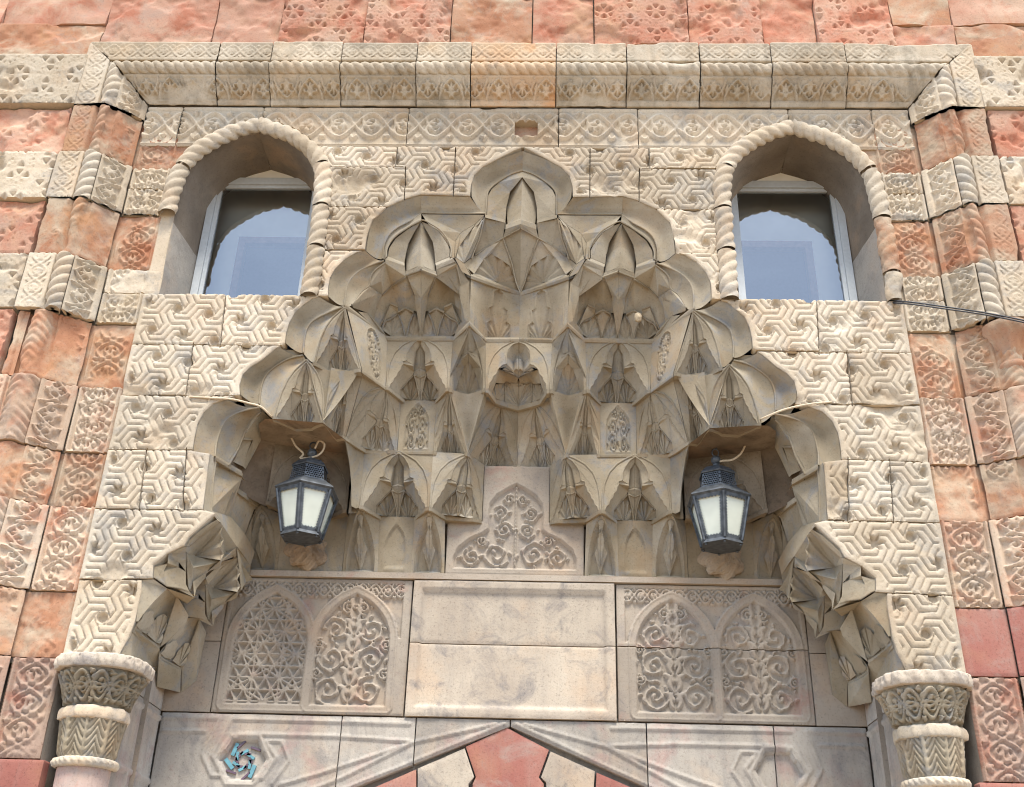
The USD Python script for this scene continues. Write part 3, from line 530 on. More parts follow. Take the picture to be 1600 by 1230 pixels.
def relief_facet(fc, hf, name='facet_panel', mat='vault', n=(40, 46), u=(-1, 1), v=(0, 1), lip=True, centre=False):
    U, V = np.meshgrid(np.linspace(*u, n[0]), np.linspace(*v, n[1])); h = hf(U, V); P = fc(U, V, 0)
    t1, t2 = np.gradient(P, axis=1), np.gradient(P, axis=0); nn = np.cross(t1, t2); nn /= np.linalg.norm(nn, axis=2, keepdims=True); P = P + nn*h[..., None]
    mb = MB().grid(P.transpose(1, 0, 2)); 
    if lip:
        B = P[0]; mb.grid(np.stack([B, B+[0, -.015, -.004], B+[0, -.01, -.03], B+[0, .12, -.02]]))
    if centre: mb.put(vault, name, M[mat], smooth=28)
    else: both(mb, name, M[mat], smooth=28)
def leaf_h(U, V, deep=.045, leaf=.052):
    """Pointed arch recess with a tall leaf folded along its middle (the lowest tier)."""
    a = .80*np.clip(1-np.clip(V/.93, 0, 1)**2.3, 0, 1)**.62; d = a-np.abs(U); inside = np.clip(d/.07, 0, 1)*(V > .03)
    rimz = np.exp(-(d/.045)**2)*.012*(V > .02)*(V < .95)
    lw = np.interp(V, [.02, .38, .46, .80], [.03, .50, .36, .02]); l2 = np.interp(V, [.02, .55, .62, .88], [.02, .22, .17, .0])
    f = np.clip((lw-np.abs(U))/.06, 0, 1)*(.55+.45*np.abs(U)/np.maximum(lw, .02)); g = np.clip((l2-np.abs(U))/.04, 0, 1)*(.35+.65*np.abs(U)/np.maximum(l2, .02))
    return -deep*inside + rimz + inside*leaf*(f*.75+g*.55)*((V < .86))
def arch_frame_h(U, V, a0=.62, top=.86, deep=.012):
    a = a0*np.clip(1-np.clip((V-.42)/(top-.42), 0, 1)**2.0, 0, 1)**.75; d = np.minimum(a-np.abs(U), (V-.08)*1.2); return -deep*np.clip(d/.05, 0, 1)+.008*np.exp(-(d/.05)**2)
def arabesque_samples(aw, hgt, r, seed=0, base=0.0):
    """Symmetrical arabesque filling an arch of half width aw and height hgt."""
    out = []; rows = max(2, int(hgt/(aw*.80))); R = np.random.default_rng(seed)
    for k in range(rows):
        z0 = base+hgt*(k+.5)/rows*.92; w = aw*(1 if k < rows*.6 else .62); hh = hgt/rows
        for m in (-1, 1):
            p = arc((m*w*.45, z0), .42*w, .09*w, -m*np.pi/2*(1 if k % 2 else -1), m*np.pi*(1.9 if k % 2 else -1.9), 44); out.append(np.c_[p, np.linspace(r, r*.8, 44)])
            out.append(leafs(p[-1], 1.2*m+R.uniform(-.5, .5), .26*w, .065*w, m*1.6)); out.append(leafs(p[22], 2.5*m, .24*w, .05*w, m*1.6)); out.append(leafs((m*w*.86, z0+hh*.20), np.pi/2+m*.6, .34*w, .055*w, -m*1.6)); out.append(leafs((m*w*.84, z0-hh*.22), -np.pi/2-m*.6, .34*w, .055*w, m*1.6))
            out.append(leafs((m*w*.10, z0+hh*.18), np.pi/2-m*.7, .40*w, .055*w, -m*1.6)); t = np.linspace(0, 1, 24); out.append(np.c_[m*w*.30*np.sin(np.pi*t), z0-hh*.5+hh*t, np.full(24, r)])
            out.append(leafs((m*w*.5, z0-hh*.08), 2.0*m, .22*w, .06*w, m)); 
        out.append(leafs((0, z0-hh*.14), np.pi/2, .42*hh, .065*w, 0.0))
    return np.vstack(out)
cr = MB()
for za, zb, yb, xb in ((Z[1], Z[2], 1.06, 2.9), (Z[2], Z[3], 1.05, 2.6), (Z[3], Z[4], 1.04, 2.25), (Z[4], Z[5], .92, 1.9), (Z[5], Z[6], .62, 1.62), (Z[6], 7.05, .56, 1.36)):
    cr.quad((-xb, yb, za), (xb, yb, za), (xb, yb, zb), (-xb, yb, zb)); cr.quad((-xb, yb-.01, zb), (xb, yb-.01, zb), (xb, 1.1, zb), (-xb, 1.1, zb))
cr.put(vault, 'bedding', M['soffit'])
def spirals(cs, r, seed=0):
    R_ = np.random.default_rng(seed); out = []
    for cx, cz, rad, dirn, a0 in cs:
        for m in (1, -1):
            p = arc((m*cx, cz), rad, rad*.16, m*dirn*a0, m*dirn*(a0+9.6), 80); out.append(np.c_[p, np.linspace(r, r*.75, 80)])
            if m < 0: p[:] = p
            for q in (6, 16, 27, 40, 54): 
                d = p[q+1]-p[q]; an = math.atan2(d[1], d[0]); out.append(leafs(p[q], an-m*dirn*.9, rad*.46, rad*.085, m*dirn*2.2))
            out.append(leafs(p[-1], R_.uniform(0, 6), rad*.3, rad*.12, m))
            k = arc((m*cx, cz), rad*1.14, rad*1.14, 0, 2*np.pi, 9)[:-1]
            for z_ in k[::2]: out.append(leafs(z_, R_.uniform(0, 6.3), rad*.36, rad*.075, m*1.6))
    o = np.vstack(out); return o
st_ = lambda uv, y: [(u, x, y) for u, x in uv]
ln = lambda *p: [(u, x, y) for u, x, y in p]
# tier 1: leaf columns and flat fields over the back wall
for c_x, sl, sr, ridge in ((-.737, (-.884, .88), (-.617, .884), .66), (-1.335, (-1.475, .87), (-1.194, .88), .635), (-2.19, (-2.34, .84), (-2.06, .88), .66)):
    relief_facet(Facet(ln((-1, sl[0]-.01, DW), (0, c_x, DW), (1, sr[0]+.015, DW)), ln((-1, *sl), (0, c_x, ridge), (1, *sr)), Z[1], Z[2], (0, .1), (0, .1)), leaf_h, 'leaf_column', n=(41, 48))
relief_facet(Facet(ln((-1, -1.184, DW+.003), (1, -.894, DW+.003)), ln((-1, -1.194, .882), (1, -.884, .882)), Z[1], Z[2], (0, .1), (0, .1)), lambda U, V: arch_frame_h(U, V), 'arch_field', n=(30, 34))
relief_facet(Facet(ln((-1, -2.05, DW+.003), (1, -1.49, DW+.003)), ln((-1, -2.06, .882), (1, -1.475, .874)), Z[1], Z[2], (0, .1), (0, .1)), lambda U, V: .004*(fb(U, V, 4, 5)-.5), 'plain_field', n=(14, 14))
# central arabesque field
def trefoil(): 
    p = [(-.53, 3.115), (-.535, 3.20), (-.50, 3.30), (-.40, 3.39), (-.285, 3.445), (-.24, 3.48), (-.245, 3.62), (-.235, 3.72), (-.17, 3.81), (-.08, 3.87), (0, 3.915)]
    return sg.Polygon(p+mir(p[:-1])[::-1])
TREF = trefoil(); trl = cKDTree(np.array(TREF.exterior.segmentize(.006).coords))
TS = np.vstack([spirals([(.16, 3.25, .115, 1, .6), (.375, 3.225, .085, -1, 2.2), (.10, 3.475, .075, -1, .5), (.135, 3.63, .072, 1, 4.0), (.06, 3.765, .045, -1, 1.0), (.29, 3.37, .05, 1, 0)], .0095, 3), np.c_[np.zeros(60), np.linspace(3.12, 3.88, 60), np.full(60, .009)]])
def tref_h(x, z):
    ins = shapely.contains_xy(TREF, x, z); d = trl.query(np.stack([x, z], 1))[0]; h = strokes_height(TS, np.stack([x, z], 1))*.034
    return np.where(ins, -.036*np.clip(d/.012, 0, 1)+h*np.clip(d/.03, 0, 1), .004*np.exp(-(d/.012)**2))
fieldp = sg.Polygon([(-.595, Z[1]-.005), (.595, Z[1]-.005), (.60, 3.548), (.296, 3.55), (.296, 4.085), (-.296, 4.085), (-.296, 3.55), (-.60, 3.548)])
block(vault, 'arabesque_panel', fieldp, tref_h, flatY(DW-.012), M['mauve'], step=.0095, seed=5, depth=.1, label='central sunk arabesque field with a pointed trefoil outline')
# tier 2
place_cell(Facet(ln((-1, -1.335, .64), (1, -.737, .66)), ln((-1, -1.345, .667), (1, -.737, .68)), Z[2], Z[3], (0, .265), (0, .265)))
place_cell(Facet(ln((-1, -.737, .66), (0, -.50, .70), (1, -.298, .935)), ln((-1, -.737, .68), (0, -.434, .70), (1, -.298, .935)), Z[2], Z[3], (0, .235), (0, .03)))
# lamp hollow in the corner, dark with soot
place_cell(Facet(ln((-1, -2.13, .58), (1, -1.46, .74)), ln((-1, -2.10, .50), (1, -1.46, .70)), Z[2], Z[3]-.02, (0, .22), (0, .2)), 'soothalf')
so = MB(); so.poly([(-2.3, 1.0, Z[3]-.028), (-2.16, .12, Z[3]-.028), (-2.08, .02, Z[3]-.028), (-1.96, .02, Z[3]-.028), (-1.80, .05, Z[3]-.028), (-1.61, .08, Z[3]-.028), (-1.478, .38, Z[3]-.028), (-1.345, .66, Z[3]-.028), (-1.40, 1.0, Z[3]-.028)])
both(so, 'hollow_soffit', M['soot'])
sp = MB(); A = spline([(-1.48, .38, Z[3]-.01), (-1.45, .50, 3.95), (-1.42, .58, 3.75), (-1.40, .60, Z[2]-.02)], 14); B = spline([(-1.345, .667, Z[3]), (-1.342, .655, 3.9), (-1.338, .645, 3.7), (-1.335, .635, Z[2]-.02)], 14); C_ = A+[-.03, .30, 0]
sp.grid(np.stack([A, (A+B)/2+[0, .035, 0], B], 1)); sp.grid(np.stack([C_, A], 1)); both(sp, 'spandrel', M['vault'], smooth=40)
# tier 3
pn = Facet(ln((-1, -1.055, .680), (1, -.735, .680)), ln((-1, -1.062, .684), (1, -.741, .684)), Z[3], Z[4], (0, .1), (0, .1)); PS = spirals([(.30, .22, .22, 1, .5), (.30, .52, .22, -1, 2.0), (.16, .77, .14, 1, 1.0)], .034, 7)
PA = sg.Polygon([(-.66, .06), (-.66, .55), (-.60, .68), (-.45, .78), (-.2, .88), (0, .95), (.2, .88), (.45, .78), (.60, .68), (.66, .55), (.66, .06)]); pat = cKDTree(np.array(PA.exterior.segmentize(.02).coords))
def panel_arab(U, V):
    q = np.stack([U.ravel(), V.ravel()], 1); ins = shapely.contains_xy(PA, q[:, 0], q[:, 1]); d = pat.query(q)[0]; h = strokes_height(PS, q)*.02; return np.where(ins, -.016*np.clip(d/.04, 0, 1)+h, .006*np.exp(-(d/.04)**2)).reshape(U.shape)
relief_facet(pn, panel_arab, 'arabesque_panel', n=(58, 74), mat='vault')
place_cell(Facet(ln((-1, -1.475, .41), (1, -1.058, .675)), ln((-1, -1.34, .20), (0, -1.17, .443), (1, -1.062, .684)), Z[3], Z[4], (.05, .24), (0, .02)))
place_cell(Facet(ln((-1, -.733, .675), (1, -.434, .69)), ln((-1, -.741, .685), (0, -.609, .453), (1, -.565, .49)), Z[3], Z[4], (0, .12), (0, .12)), wide=.95)
place_cell(Facet(ln((-1, -.434, .70), (0, -.26, .84), (1, 0, .955)), ln((-1, -.275, .62), (0, -.15, .73), (1, 0, .80)), Z[3], Z[4], (.03, .22), (-.03, .10)))
s3 = MB(); tp = spline([(-.609, .453, Z[4]), (-.53, .50, Z[4]-.005), (-.45, .53, Z[4]-.01), (-.36, .49, Z[4]-.005), (-.285, .45, Z[4])], 13)
G = np.stack([tp*(1-t)+np.array([-.434, .70, Z[3]])*t + np.array([0, .07*np.sin(np.pi*t), 0])*np.sin(np.linspace(0, np.pi, 13))[:, None] for t in np.linspace(0, 1, 14)]); s3.grid(G); both(s3, 'spandrel', M['vault'], smooth=40)
s4 = MB(); s4.poly([(-.285, .45, Z[4]), (-.275, .62, Z[4]), (-.434, .70, Z[3])])
s4.quad((-.275, .61, Z[4]+.004), (0, .79, Z[4]+.004), (0, .79, Z[4]-.03), (-.275, .61, Z[4]-.03)); both(s4, 'pendant_soffit', M['vault'])
# tier 3, outer cells under the third lobe
fB = Facet(ln((-1, -2.02, .04), (0, -1.80, .06), (1, -1.61, .10)), ln((-1, -1.97, .02), (0, -1.79, -.03), (1, -1.63, .08)), Z[3], Z[4], (.06, .18), (-.04, .08)); place_cell(fB, clip='lr')
place_cell(Facet(ln((-1, -1.61, .10), (1, -1.478, .40)), ln((-1, -1.60, .10), (1, -1.342, .20)), Z[3], Z[4], (.02, .14), (-.05, .06)), wide=.9)
def strip(fc, side, other, bulge=.03, n=36, name='arch_reveal'):
    """Hollow strip between a cell's arch and the arris beside it."""
    p = resample(np.array([(side*-u, v) for u, v in ARCHUV]), n); A = fc(p[:, 0], p[:, 1], 0); B = resample(np.array(other, float), n)
    mb = MB().grid(np.stack([A*(1-t)+B*t+np.array([0, bulge*math.sin(math.pi*t), 0]) for t in np.linspace(0, 1, 7)], 1)); both(mb, name, M['vault'], smooth=45)
s5 = MB(); strip(fB, 1, [(-1.61, .09, Z[3]), (-1.68, .05, Z[3]+.2), (-1.79, -.01, Z[4])]); tp = spline([(-1.79, -.01, Z[4]), (-1.63, .11, Z[4]-.02), (-1.50, .12, Z[4]-.02), (-1.36, .14, Z[4])], 15)
s5.grid(np.stack([tp*(1-t)+np.array([-1.61, .09, Z[3]])*t + np.array([0, .04*np.sin(np.pi*t), 0]) for t in np.linspace(0, 1, 12)])); both(s5, 'spandrel', M['vault'], smooth=40)
# tier 4
place_cell(Facet(ln((-1, -1.17, .443), (1, -.609, .453)), ln((-1, -1.205, .456), (1, -.602, .457)), Z[4], Z[5], (0, .265), (0, .265)))
def fan_cell(fc, nrib=7, centre=False):
    """Ridge cell: a bud over a straight ledge, a bent soffit and one broad leaf fan."""
    for mirror in ((False,) if centre else (False, True)):
        sh, fn = MB(), MB(); hole = [(-.82, 0), (-.80, .22), (-.70, .40), (-.42, .55), (.42, .55), (.70, .40), (.80, .22), (.82, 0)]
        surround(sh, fc, hole); rib(sh, fc, [(-.9, 0), (-.86, .35), (-.66, .62), (-.36, .82), (0, .97), (.36, .82), (.66, .62), (.86, .35), (.9, 0)], .007, -.02, 60)
        for m in (-1, 1):
            F = lambda *p: [fc(m*a, b, c) for a, b, c in p]
            sh.poly(F((0, .60, .0), (.16, .70, -.05), (.06, .88, -.03), (0, .86, .12))); sh.poly(F((0, .60, .0), (.34, .62, .05), (.16, .70, -.05)))
            sh.poly(F((0, .55, -.25), (.42, .55, -.05), (.42, .575, -.05), (0, .575, -.25))); sh.poly(F((0, .575, -.25), (.42, .575, -.05), (.3, .60, .2), (0, .60, .2)))
            sh.poly(F((0, .55, -.25), (.42, .55, -.05), (.70, .40, .1), (.28, .42, .65))); sh.poly(F((0, .55, -.25), (.28, .42, .65), (0, .47, .35))); sh.poly(F((.70, .40, .0), (.80, .22, 0), (.55, .22, .8), (.28, .42, .65))); sh.poly(F((.80, .22, 0), (.82, 0, 0), (.70, 0, .8), (.55, .22, .8)))
        fan(fn, lambda a, b, c: fc(a, b, c), (0, .0, .95), [(-.70, 0, .8), (-.58, .20, .8), (-.30, .42, .62), (0, .49, .35), (.30, .42, .62), (.58, .20, .8), (.70, 0, .8)], nrib, .16, .05)
        L = [(-1, 0), (-.82, .0), (-.70, .8), (0, 1), (.70, .8), (.82, 0), (1, 0)]
        for (a, wa), (b, wb) in zip(L[:-1], L[1:]):
            A, B = fc(a, 0, wa), fc(b, 0, wb); dn = np.array([0, 0, -.035]); sh.quad(A+[0, -.012, 0], B+[0, -.012, 0], B+dn, A+dn); sh.quad(A+dn, B+dn, B+dn+[0, .12, .01], A+dn+[0, .12, .01])
        if mirror: sh, fn = sh.mirror(), fn.mirror()
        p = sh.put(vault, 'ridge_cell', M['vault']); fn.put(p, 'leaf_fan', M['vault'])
fan_cell(Facet(ln((-1, -.609, .453), (0, -.45, .50), (1, -.285, .45)), ln((-1, -.602, .457), (0, -.441, .205), (1, -.303, .478)), Z[4], Z[5], (0, .10), (0, .10)))
# the middle cell: round hood over a winged ledge, three fans
fc = Facet(ln((-1, -.283, .452), (1, .283, .452)), ln((-1, -.303, .478), (1, .303, .478)), Z[4], Z[5], (0, .33), (0, .33)); sh, fn, f2, f3 = MB(), MB(), MB(), MB()
ho = [(-.92, 0), (-.88, .12), (-.82, .16), (-.76, .26), (-.68, .29), (-.62, .40), (-.48, .48), (-.36, .50), (-.37, .64), (-.33, .78), (-.2, .89), (0, .945)]; hole = ho+[(-a, b) for a, b in ho[:-1]][::-1]
surround(sh, fc, hole); rib(sh, fc, ARCHUV+[(-u, v) for u, v in ARCHUV[:-1]][::-1], .006, -.008, 60); rib(sh, fc, hole, .006, -.004, 70)
for m in (-1, 1):
    F = lambda *p: sh.poly([fc(m*a, b, c) for a, b, c in p])
    F((.36, .50, 0), (.37, .64, 0), (.16, .66, .36), (.15, .48, .34)); F((.37, .64, 0), (.33, .78, 0), (.2, .89, 0), (.10, .81, .30), (.16, .66, .36)); F((.15, .48, .34), (.16, .66, .36), (.05, .68, .20), (.05, .47, .18)); F((.05, .47, .18), (.05, .68, .20), (0, .70, .26), (0, .465, .26)); F((.16, .66, .36), (.10, .81, .30), (0, .85, .28), (0, .70, .26), (.05, .68, .20)); F((.2, .89, 0), (0, .945, 0), (0, .85, .28), (.10, .81, .30)); F((.15, .48, .34), (.05, .47, .18), (0, .465, .26), (0, .42, .46))
    F((.62, .40, 0), (.48, .48, 0), (.36, .50, 0), (.15, .48, .34), (0, .42, .46), (0, .385, .46), (.15, .445, .34), (.40, .45, .04)); F((.62, .40, 0), (.40, .45, .04), (.47, .34, .66), (.70, .26, .40), (.68, .29, 0)); F((.40, .45, .04), (.15, .445, .34), (.40, .37, .68)); F((.40, .45, .04), (.40, .37, .68), (.47, .34, .66)); F((.15, .445, .34), (0, .385, .46), (.10, .335, .78), (.40, .37, .68)); F((.68, .29, 0), (.70, .26, .40), (.84, .04, .40), (.82, .16, 0), (.76, .26, 0)); F((.82, .16, 0), (.84, .04, .40), (.92, 0, 0), (.88, .12, 0))
    F((0, 0, 1.06), (0, .40, .66), (.16, .43, .60), (.44, .38, .72), (.70, .28, .52), (.88, .02, .46), (.72, 0, .72), (.42, 0, .86)); mb_ = sh.tube([fc(m*a, b, c) for a, b, c in ((.42, 0, .72), (.42, .18, .70), (.40, .37, .66), (.26, .36, .66), (.10, .335, .74), (0, .32, .72))], .006, 5)
    fan(fn if m < 0 else f2, lambda a, b, c: fc(m*a, b, c), (.68, 0, .62), [(.84, .05, .42), (.76, .18, .46), (.66, .28, .56), (.52, .34, .64), (.43, .34, .68), (.42, .16, .72), (.42, 0, .75)], 5, .10, .02)
fan(f3, lambda a, b, c: fc(a, b, c), (0, 0, 1.0), [(-.42, 0, .78), (-.42, .18, .72), (-.36, .32, .68), (-.22, .36, .70), (-.08, .34, .76), (.08, .34, .76), (.22, .36, .70), (.36, .32, .68), (.42, .18, .72), (.42, 0, .78)], 9, .09, .02)
L = [(-1, -.03), (-.92, 0), (-.70, .62), (0, 1.0), (.70, .62), (.92, 0), (1, -.03)]
for (a, wa), (b, wb) in zip(L[:-1], L[1:]):
    A, B = fc(a, 0, wa), fc(b, 0, wb); dn = np.array([0, 0, -.04]); sh.quad(A+[0, -.012, 0], B+[0, -.012, 0], B+dn, A+dn); sh.quad(A+dn, B+dn, B+dn+[0, .1, .01], A+dn+[0, .1, .01])
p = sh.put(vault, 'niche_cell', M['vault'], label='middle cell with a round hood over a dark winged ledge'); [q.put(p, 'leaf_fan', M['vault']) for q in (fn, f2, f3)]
# slanting panel with an oval of leaf carving
ov = Facet(ln((-1, -1.34, .14), (1, -1.172, .443)), ln((-1, -1.50, .01), (1, -1.203, .456)), Z[4], Z[5], (0, .1), (0, .1)); OS = arabesque_samples(.30, .80, .045, 9, .12)
def oval_h(U, V):
    q = np.stack([U.ravel()-.22, V.ravel()], 1); e = ((q[:, 0])/.40)**2+((q[:, 1]-.5)/.45)**2; return np.where(e < 1, -.014+strokes_height(OS, q)*.022, .005*np.exp(-((e-1)/.12)**2)).reshape(U.shape)
relief_facet(ov, oval_h, 'leaf_panel', n=(50, 64))
fA = Facet(ln((-1, -1.735, .02), (0, -1.54, .06), (1, -1.345, .125)), ln((-1, -1.70, .0), (0, -1.515, -.03), (1, -1.50, .02)), Z[4], Z[5], (.06, .18), (-.05, .07)); place_cell(fA, clip='lr')
strip(fA, 1, [(-1.335, .13, Z[4]), (-1.42, .07, Z[4]+.25), (-1.51, -.0, Z[5])], .01)
# tier 5: the middle pair of lobed leaves
lob = Facet(ln((-1, -.44, .207), (-.4, -.303, .482), (1, 0, .482)), ln((-1, -.444, .207), (1, 0, .47)), Z[5], Z[6], (0, .1), (0, .1))
def lob_h(U, V):
    q = U-.12; a = np.interp(V, [0.0, .30, .33, .56, .60, .86, .93], [.50, .50, .34, .40, .24, .20, .0]); lean = q - (V-.3)*(-.02); d = a-np.abs(lean); ins = np.clip(d/.05, 0, 1)
    fold = np.abs(((lean/np.maximum(V+.06, .06)*1.25)+.5) % 1-.5); arch_ = np.abs(np.abs(lean)-np.interp(V, [0, .5, .8, .97], [.60, .56, .36, 0])); return -.022*ins+ins*.026*fold*1.5*np.clip(V*6, 0, 1)+.010*np.exp(-(d/.03)**2)*(V < .95)+.006*np.exp(-(arch_/.03)**2)
relief_facet(lob, lob_h, 'lobed_leaf_panel', n=(60, 60))
# ---- cells and reveals read off one by one (points: picture column, row, depth into the wall), built left and mirrored right
def P3(p):
    q = onY(*p); q[0] = 0.0 if abs(p[0]-812.5) < 3.2 else q[0]; return q
def hand(name, polys, mat='vault', smooth=False, parent=None):
    mb = MB()
    for p in polys: mb.poly([P3(a) for a in p])
    both(mb, name, M[mat], parent=parent, smooth=smooth)
def hfan(focus, pts, n, deep=.022, name='leaf_fan', mat='vault'):
    mb = MB(); F = P3(focus); Q = resample(np.array([P3(a) for a in pts]), n+1)
    for a, b in zip(Q[:-1], Q[1:]):
        m = (a+b)/2; m = m+(m-F)*.10; m[1] += deep; a2, b2 = F+(a-F)*.93, F+(b-F)*.93; a2[1] -= .006; b2[1] -= .006
        mb.poly([F, a2, m]); mb.poly([F, m, b2]); mb.poly([a2, a, m]); mb.poly([b2, m, b])
    both(mb, name, M[mat])
def reveal(outer, inner, bulge=.05, n=40, k=9, y0=.0, name='arch_reveal', mat='vault', yi=None):
    """Hollowed splay from the frame's edge to the next arris."""
    A = spline(np.array([P3((a, b, y0)) for a, b in outer]), n); B = spline(np.array([P3((a, b, c)) for a, b, c in inner]), n); t = np.linspace(0, 1, k)
    G = np.stack([A*(1-s)+B*s + np.array([0, bulge*math.sin(math.pi*s), 0]) for s in t], 1); G0 = A.copy(); G0[:, 1] -= .0; 
    mb = MB(); mb.grid(G); mb.tube(B+[0, -.004, 0], .009, 5); both(mb, name, M[mat], smooth=45)
reveal([(737, 308), (737, 290), (742, 275), (755, 262), (780, 249), (812, 236)], [(759, 336, .10), (761, 306, .09), (766, 295, .09), (778, 285, .09), (798, 273, .09), (812, 267, .09)], .045)
reveal([(735, 308), (700, 307), (657, 306)], [(758, 334, .10), (710, 334, .10), (658, 333, .10)], .03)
reveal([(572, 392), (575, 372), (583, 345), (605, 325), (635, 312), (657, 306)], [(598, 405, .06), (600, 385, .06), (607, 369, .06), (620, 357, .06), (640, 346, .06), (658, 334, .09)], .045)
reveal([(513, 463), (514, 448), (516.5, 434.6), (524, 421), (539.5, 405.6), (556.6, 396), (571, 392)], [(538.7, 478, .05), (539.5, 465, .06), (543, 446.6, .07), (551.5, 433, .07), (565, 422, .07), (585, 413, .06), (600, 408, .05)], .045)
reveal([(446, 536), (448, 522), (452.5, 506), (461, 489), (474.6, 477), (488, 467.5), (500, 464.5)], [(474, 552, .03), (476, 528.6, .06), (481.5, 510, .07), (493.4, 498.7, .07), (515.6, 487.6, .06), (538, 479.5, .04)], .045)
reveal([(376, 617), (375, 603), (380, 586), (392, 574), (409, 564), (430, 547), (437, 543)], [(405, 632, .04), (409, 603, .08), (418, 584, .09), (436.6, 569, .09), (453.7, 560.5, .08), (474, 555.5, .04)], .05)
reveal([(302, 705), (305, 685), (310, 663), (319, 646), (334, 632), (355, 625)], [(336, 714, .06), (339, 690, .09), (349.5, 662, .10), (363, 650, .10), (380, 642.5, .09), (406, 637, .05)], .055)
_m = lambda fc: [fc(u, v, 0.0) for u, v in ARCHUV]
for fc_, arr in ((fA, [(474, 552, .03), (476, 528.6, .06), (481.5, 510, .07), (493.4, 498.7, .07), (515.6, 487.6, .06), (538, 479.5, .04)]), (fB, [(405, 632, .04), (409, 603, .08), (418, 584, .09), (436.6, 569, .09), (453.7, 560.5, .08), (474, 555.5, .04)])): strip(fc_, -1, spline(np.array([P3(p) for p in arr]), 30), .05)
reveal([(598, 405), (600, 385), (607, 369), (620, 357), (640, 346), (658, 334)], [(603, 404, .06), (605, 388, .055), (616, 371, .05), (637, 356, .045), (658, 345, .04)], .01, y0=.06)
reveal([(329, 709), (323, 750), (318, 797)], [(338, 717, .10), (333, 752, .10), (330, 803, .10)], .01)
reveal([(336, 714), (339, 690), (349.5, 662), (363, 650), (380, 642.5), (406, 637)], [(357, 728, .18), (372, 703, .20), (379, 686, .20), (387, 668, .20), (396, 656, .18), (407, 646, .10)], .03, y0=.09)
# top: nested arches with a hollow prow
hand('niche_cell', [[(761, 336, .10), (762, 307, .09), (768, 296, .09), (797, 300, .12), (791, 325, .14), (790, 343, .15)], [(768, 296, .09), (780, 285, .09), (797, 300, .12)], [(780, 285, .09), (799, 273, .09), (812, 268, .09), (812, 277, .07), (797, 300, .12)],
    [(812, 277, .09), (812, 312, .075), (791, 325, .20), (797, 300, .19)], [(812, 312, .075), (814, 344, .02), (793, 350, .17), (791, 325, .20)], [(812, 276, .08), (812, 277, .09), (797, 300, .19), (797, 300, .12)], [(797, 300, .12), (797, 300, .19), (791, 325, .20), (791, 325, .14)],
    [(790, 351, .13), (793, 350, .16), (812, 345, .30), (812, 343, .03)], [(790, 351, .12), (814, 343, .02), (814, 350, .02), (790, 358, .12)], [(758, 335, .05), (789, 343, .11), (789, 348, .11), (758, 340, .05)], [(789, 343, .11), (790, 343, .16), (790, 352, .16), (789, 348, .11)]])
hand('pendant', [[(786, 372, .17), (790, 358, .12), (814, 350, .02), (814, 358, .06)], [(786, 372, .17), (814, 358, .06), (812, 400, .24), (800, 412, .30)], [(800, 412, .30), (812, 400, .24), (812, 459, .47), (806, 440, .41)], [(757, 341, .07), (789, 348, .11), (786, 372, .17), (765, 384, .22), (750, 372, .15)], [(750, 372, .15), (765, 384, .22), (742, 399, .24), (744, 384, .18)]])
hand('leaf_panel', [[(786, 372, .17), (800, 412, .30), (796, 415, .30), (780, 404, .25), (767, 397, .23), (756, 405, .22), (742, 399, .24), (765, 384, .22)], [(742, 399, .24), (756, 405, .22), (741, 428, .21), (731, 419, .19)], [(741, 428, .21), (777, 442, .36), (812, 460, .49), (736, 433, .20)], [(777, 442, .36), (806, 440, .42), (812, 460, .49)], [(796, 415, .30), (800, 412, .30), (806, 440, .42)]])
hfan((777, 441, .36), [(739, 430, .205), (748, 413, .22), (758, 401, .215), (769, 396, .225), (782, 404, .25), (796, 414, .30), (803, 430, .38), (807, 452, .46)], 7, .03)
hfan((725, 411, .15), [(713, 403, .10), (716, 388, .115), (723, 375, .125), (733, 362, .125), (748, 350, .10), (756, 342, .08), (750, 371, .15), (744, 385, .18), (736, 403, .20)], 7, .02)
hand('spandrel', [[(659, 335, .09), (757, 336, .09), (744, 349, .11), (720, 364, .12), (684, 360, .06), (670, 351, .05)], [(684, 360, .06), (720, 364, .12), (711, 378, .12), (704, 388, .07), (697, 373, .06)], [(704, 388, .07), (711, 378, .12), (710, 403, .08), (703, 403, .06)], [(757, 337, .09), (744, 349, .11), (733, 362, .13), (748, 350, .10)], [(744, 349, .11), (720, 364, .12), (716, 388, .12), (733, 362, .13)], [(720, 364, .12), (711, 378, .12), (711, 404, .09), (716, 388, .12)], [(711, 404, .09), (714, 403, .1), (725, 412, .15), (736, 432, .20), (722, 425, .14)], [(725, 412, .15), (742, 399, .24), (731, 419, .19), (737, 431, .20)]])
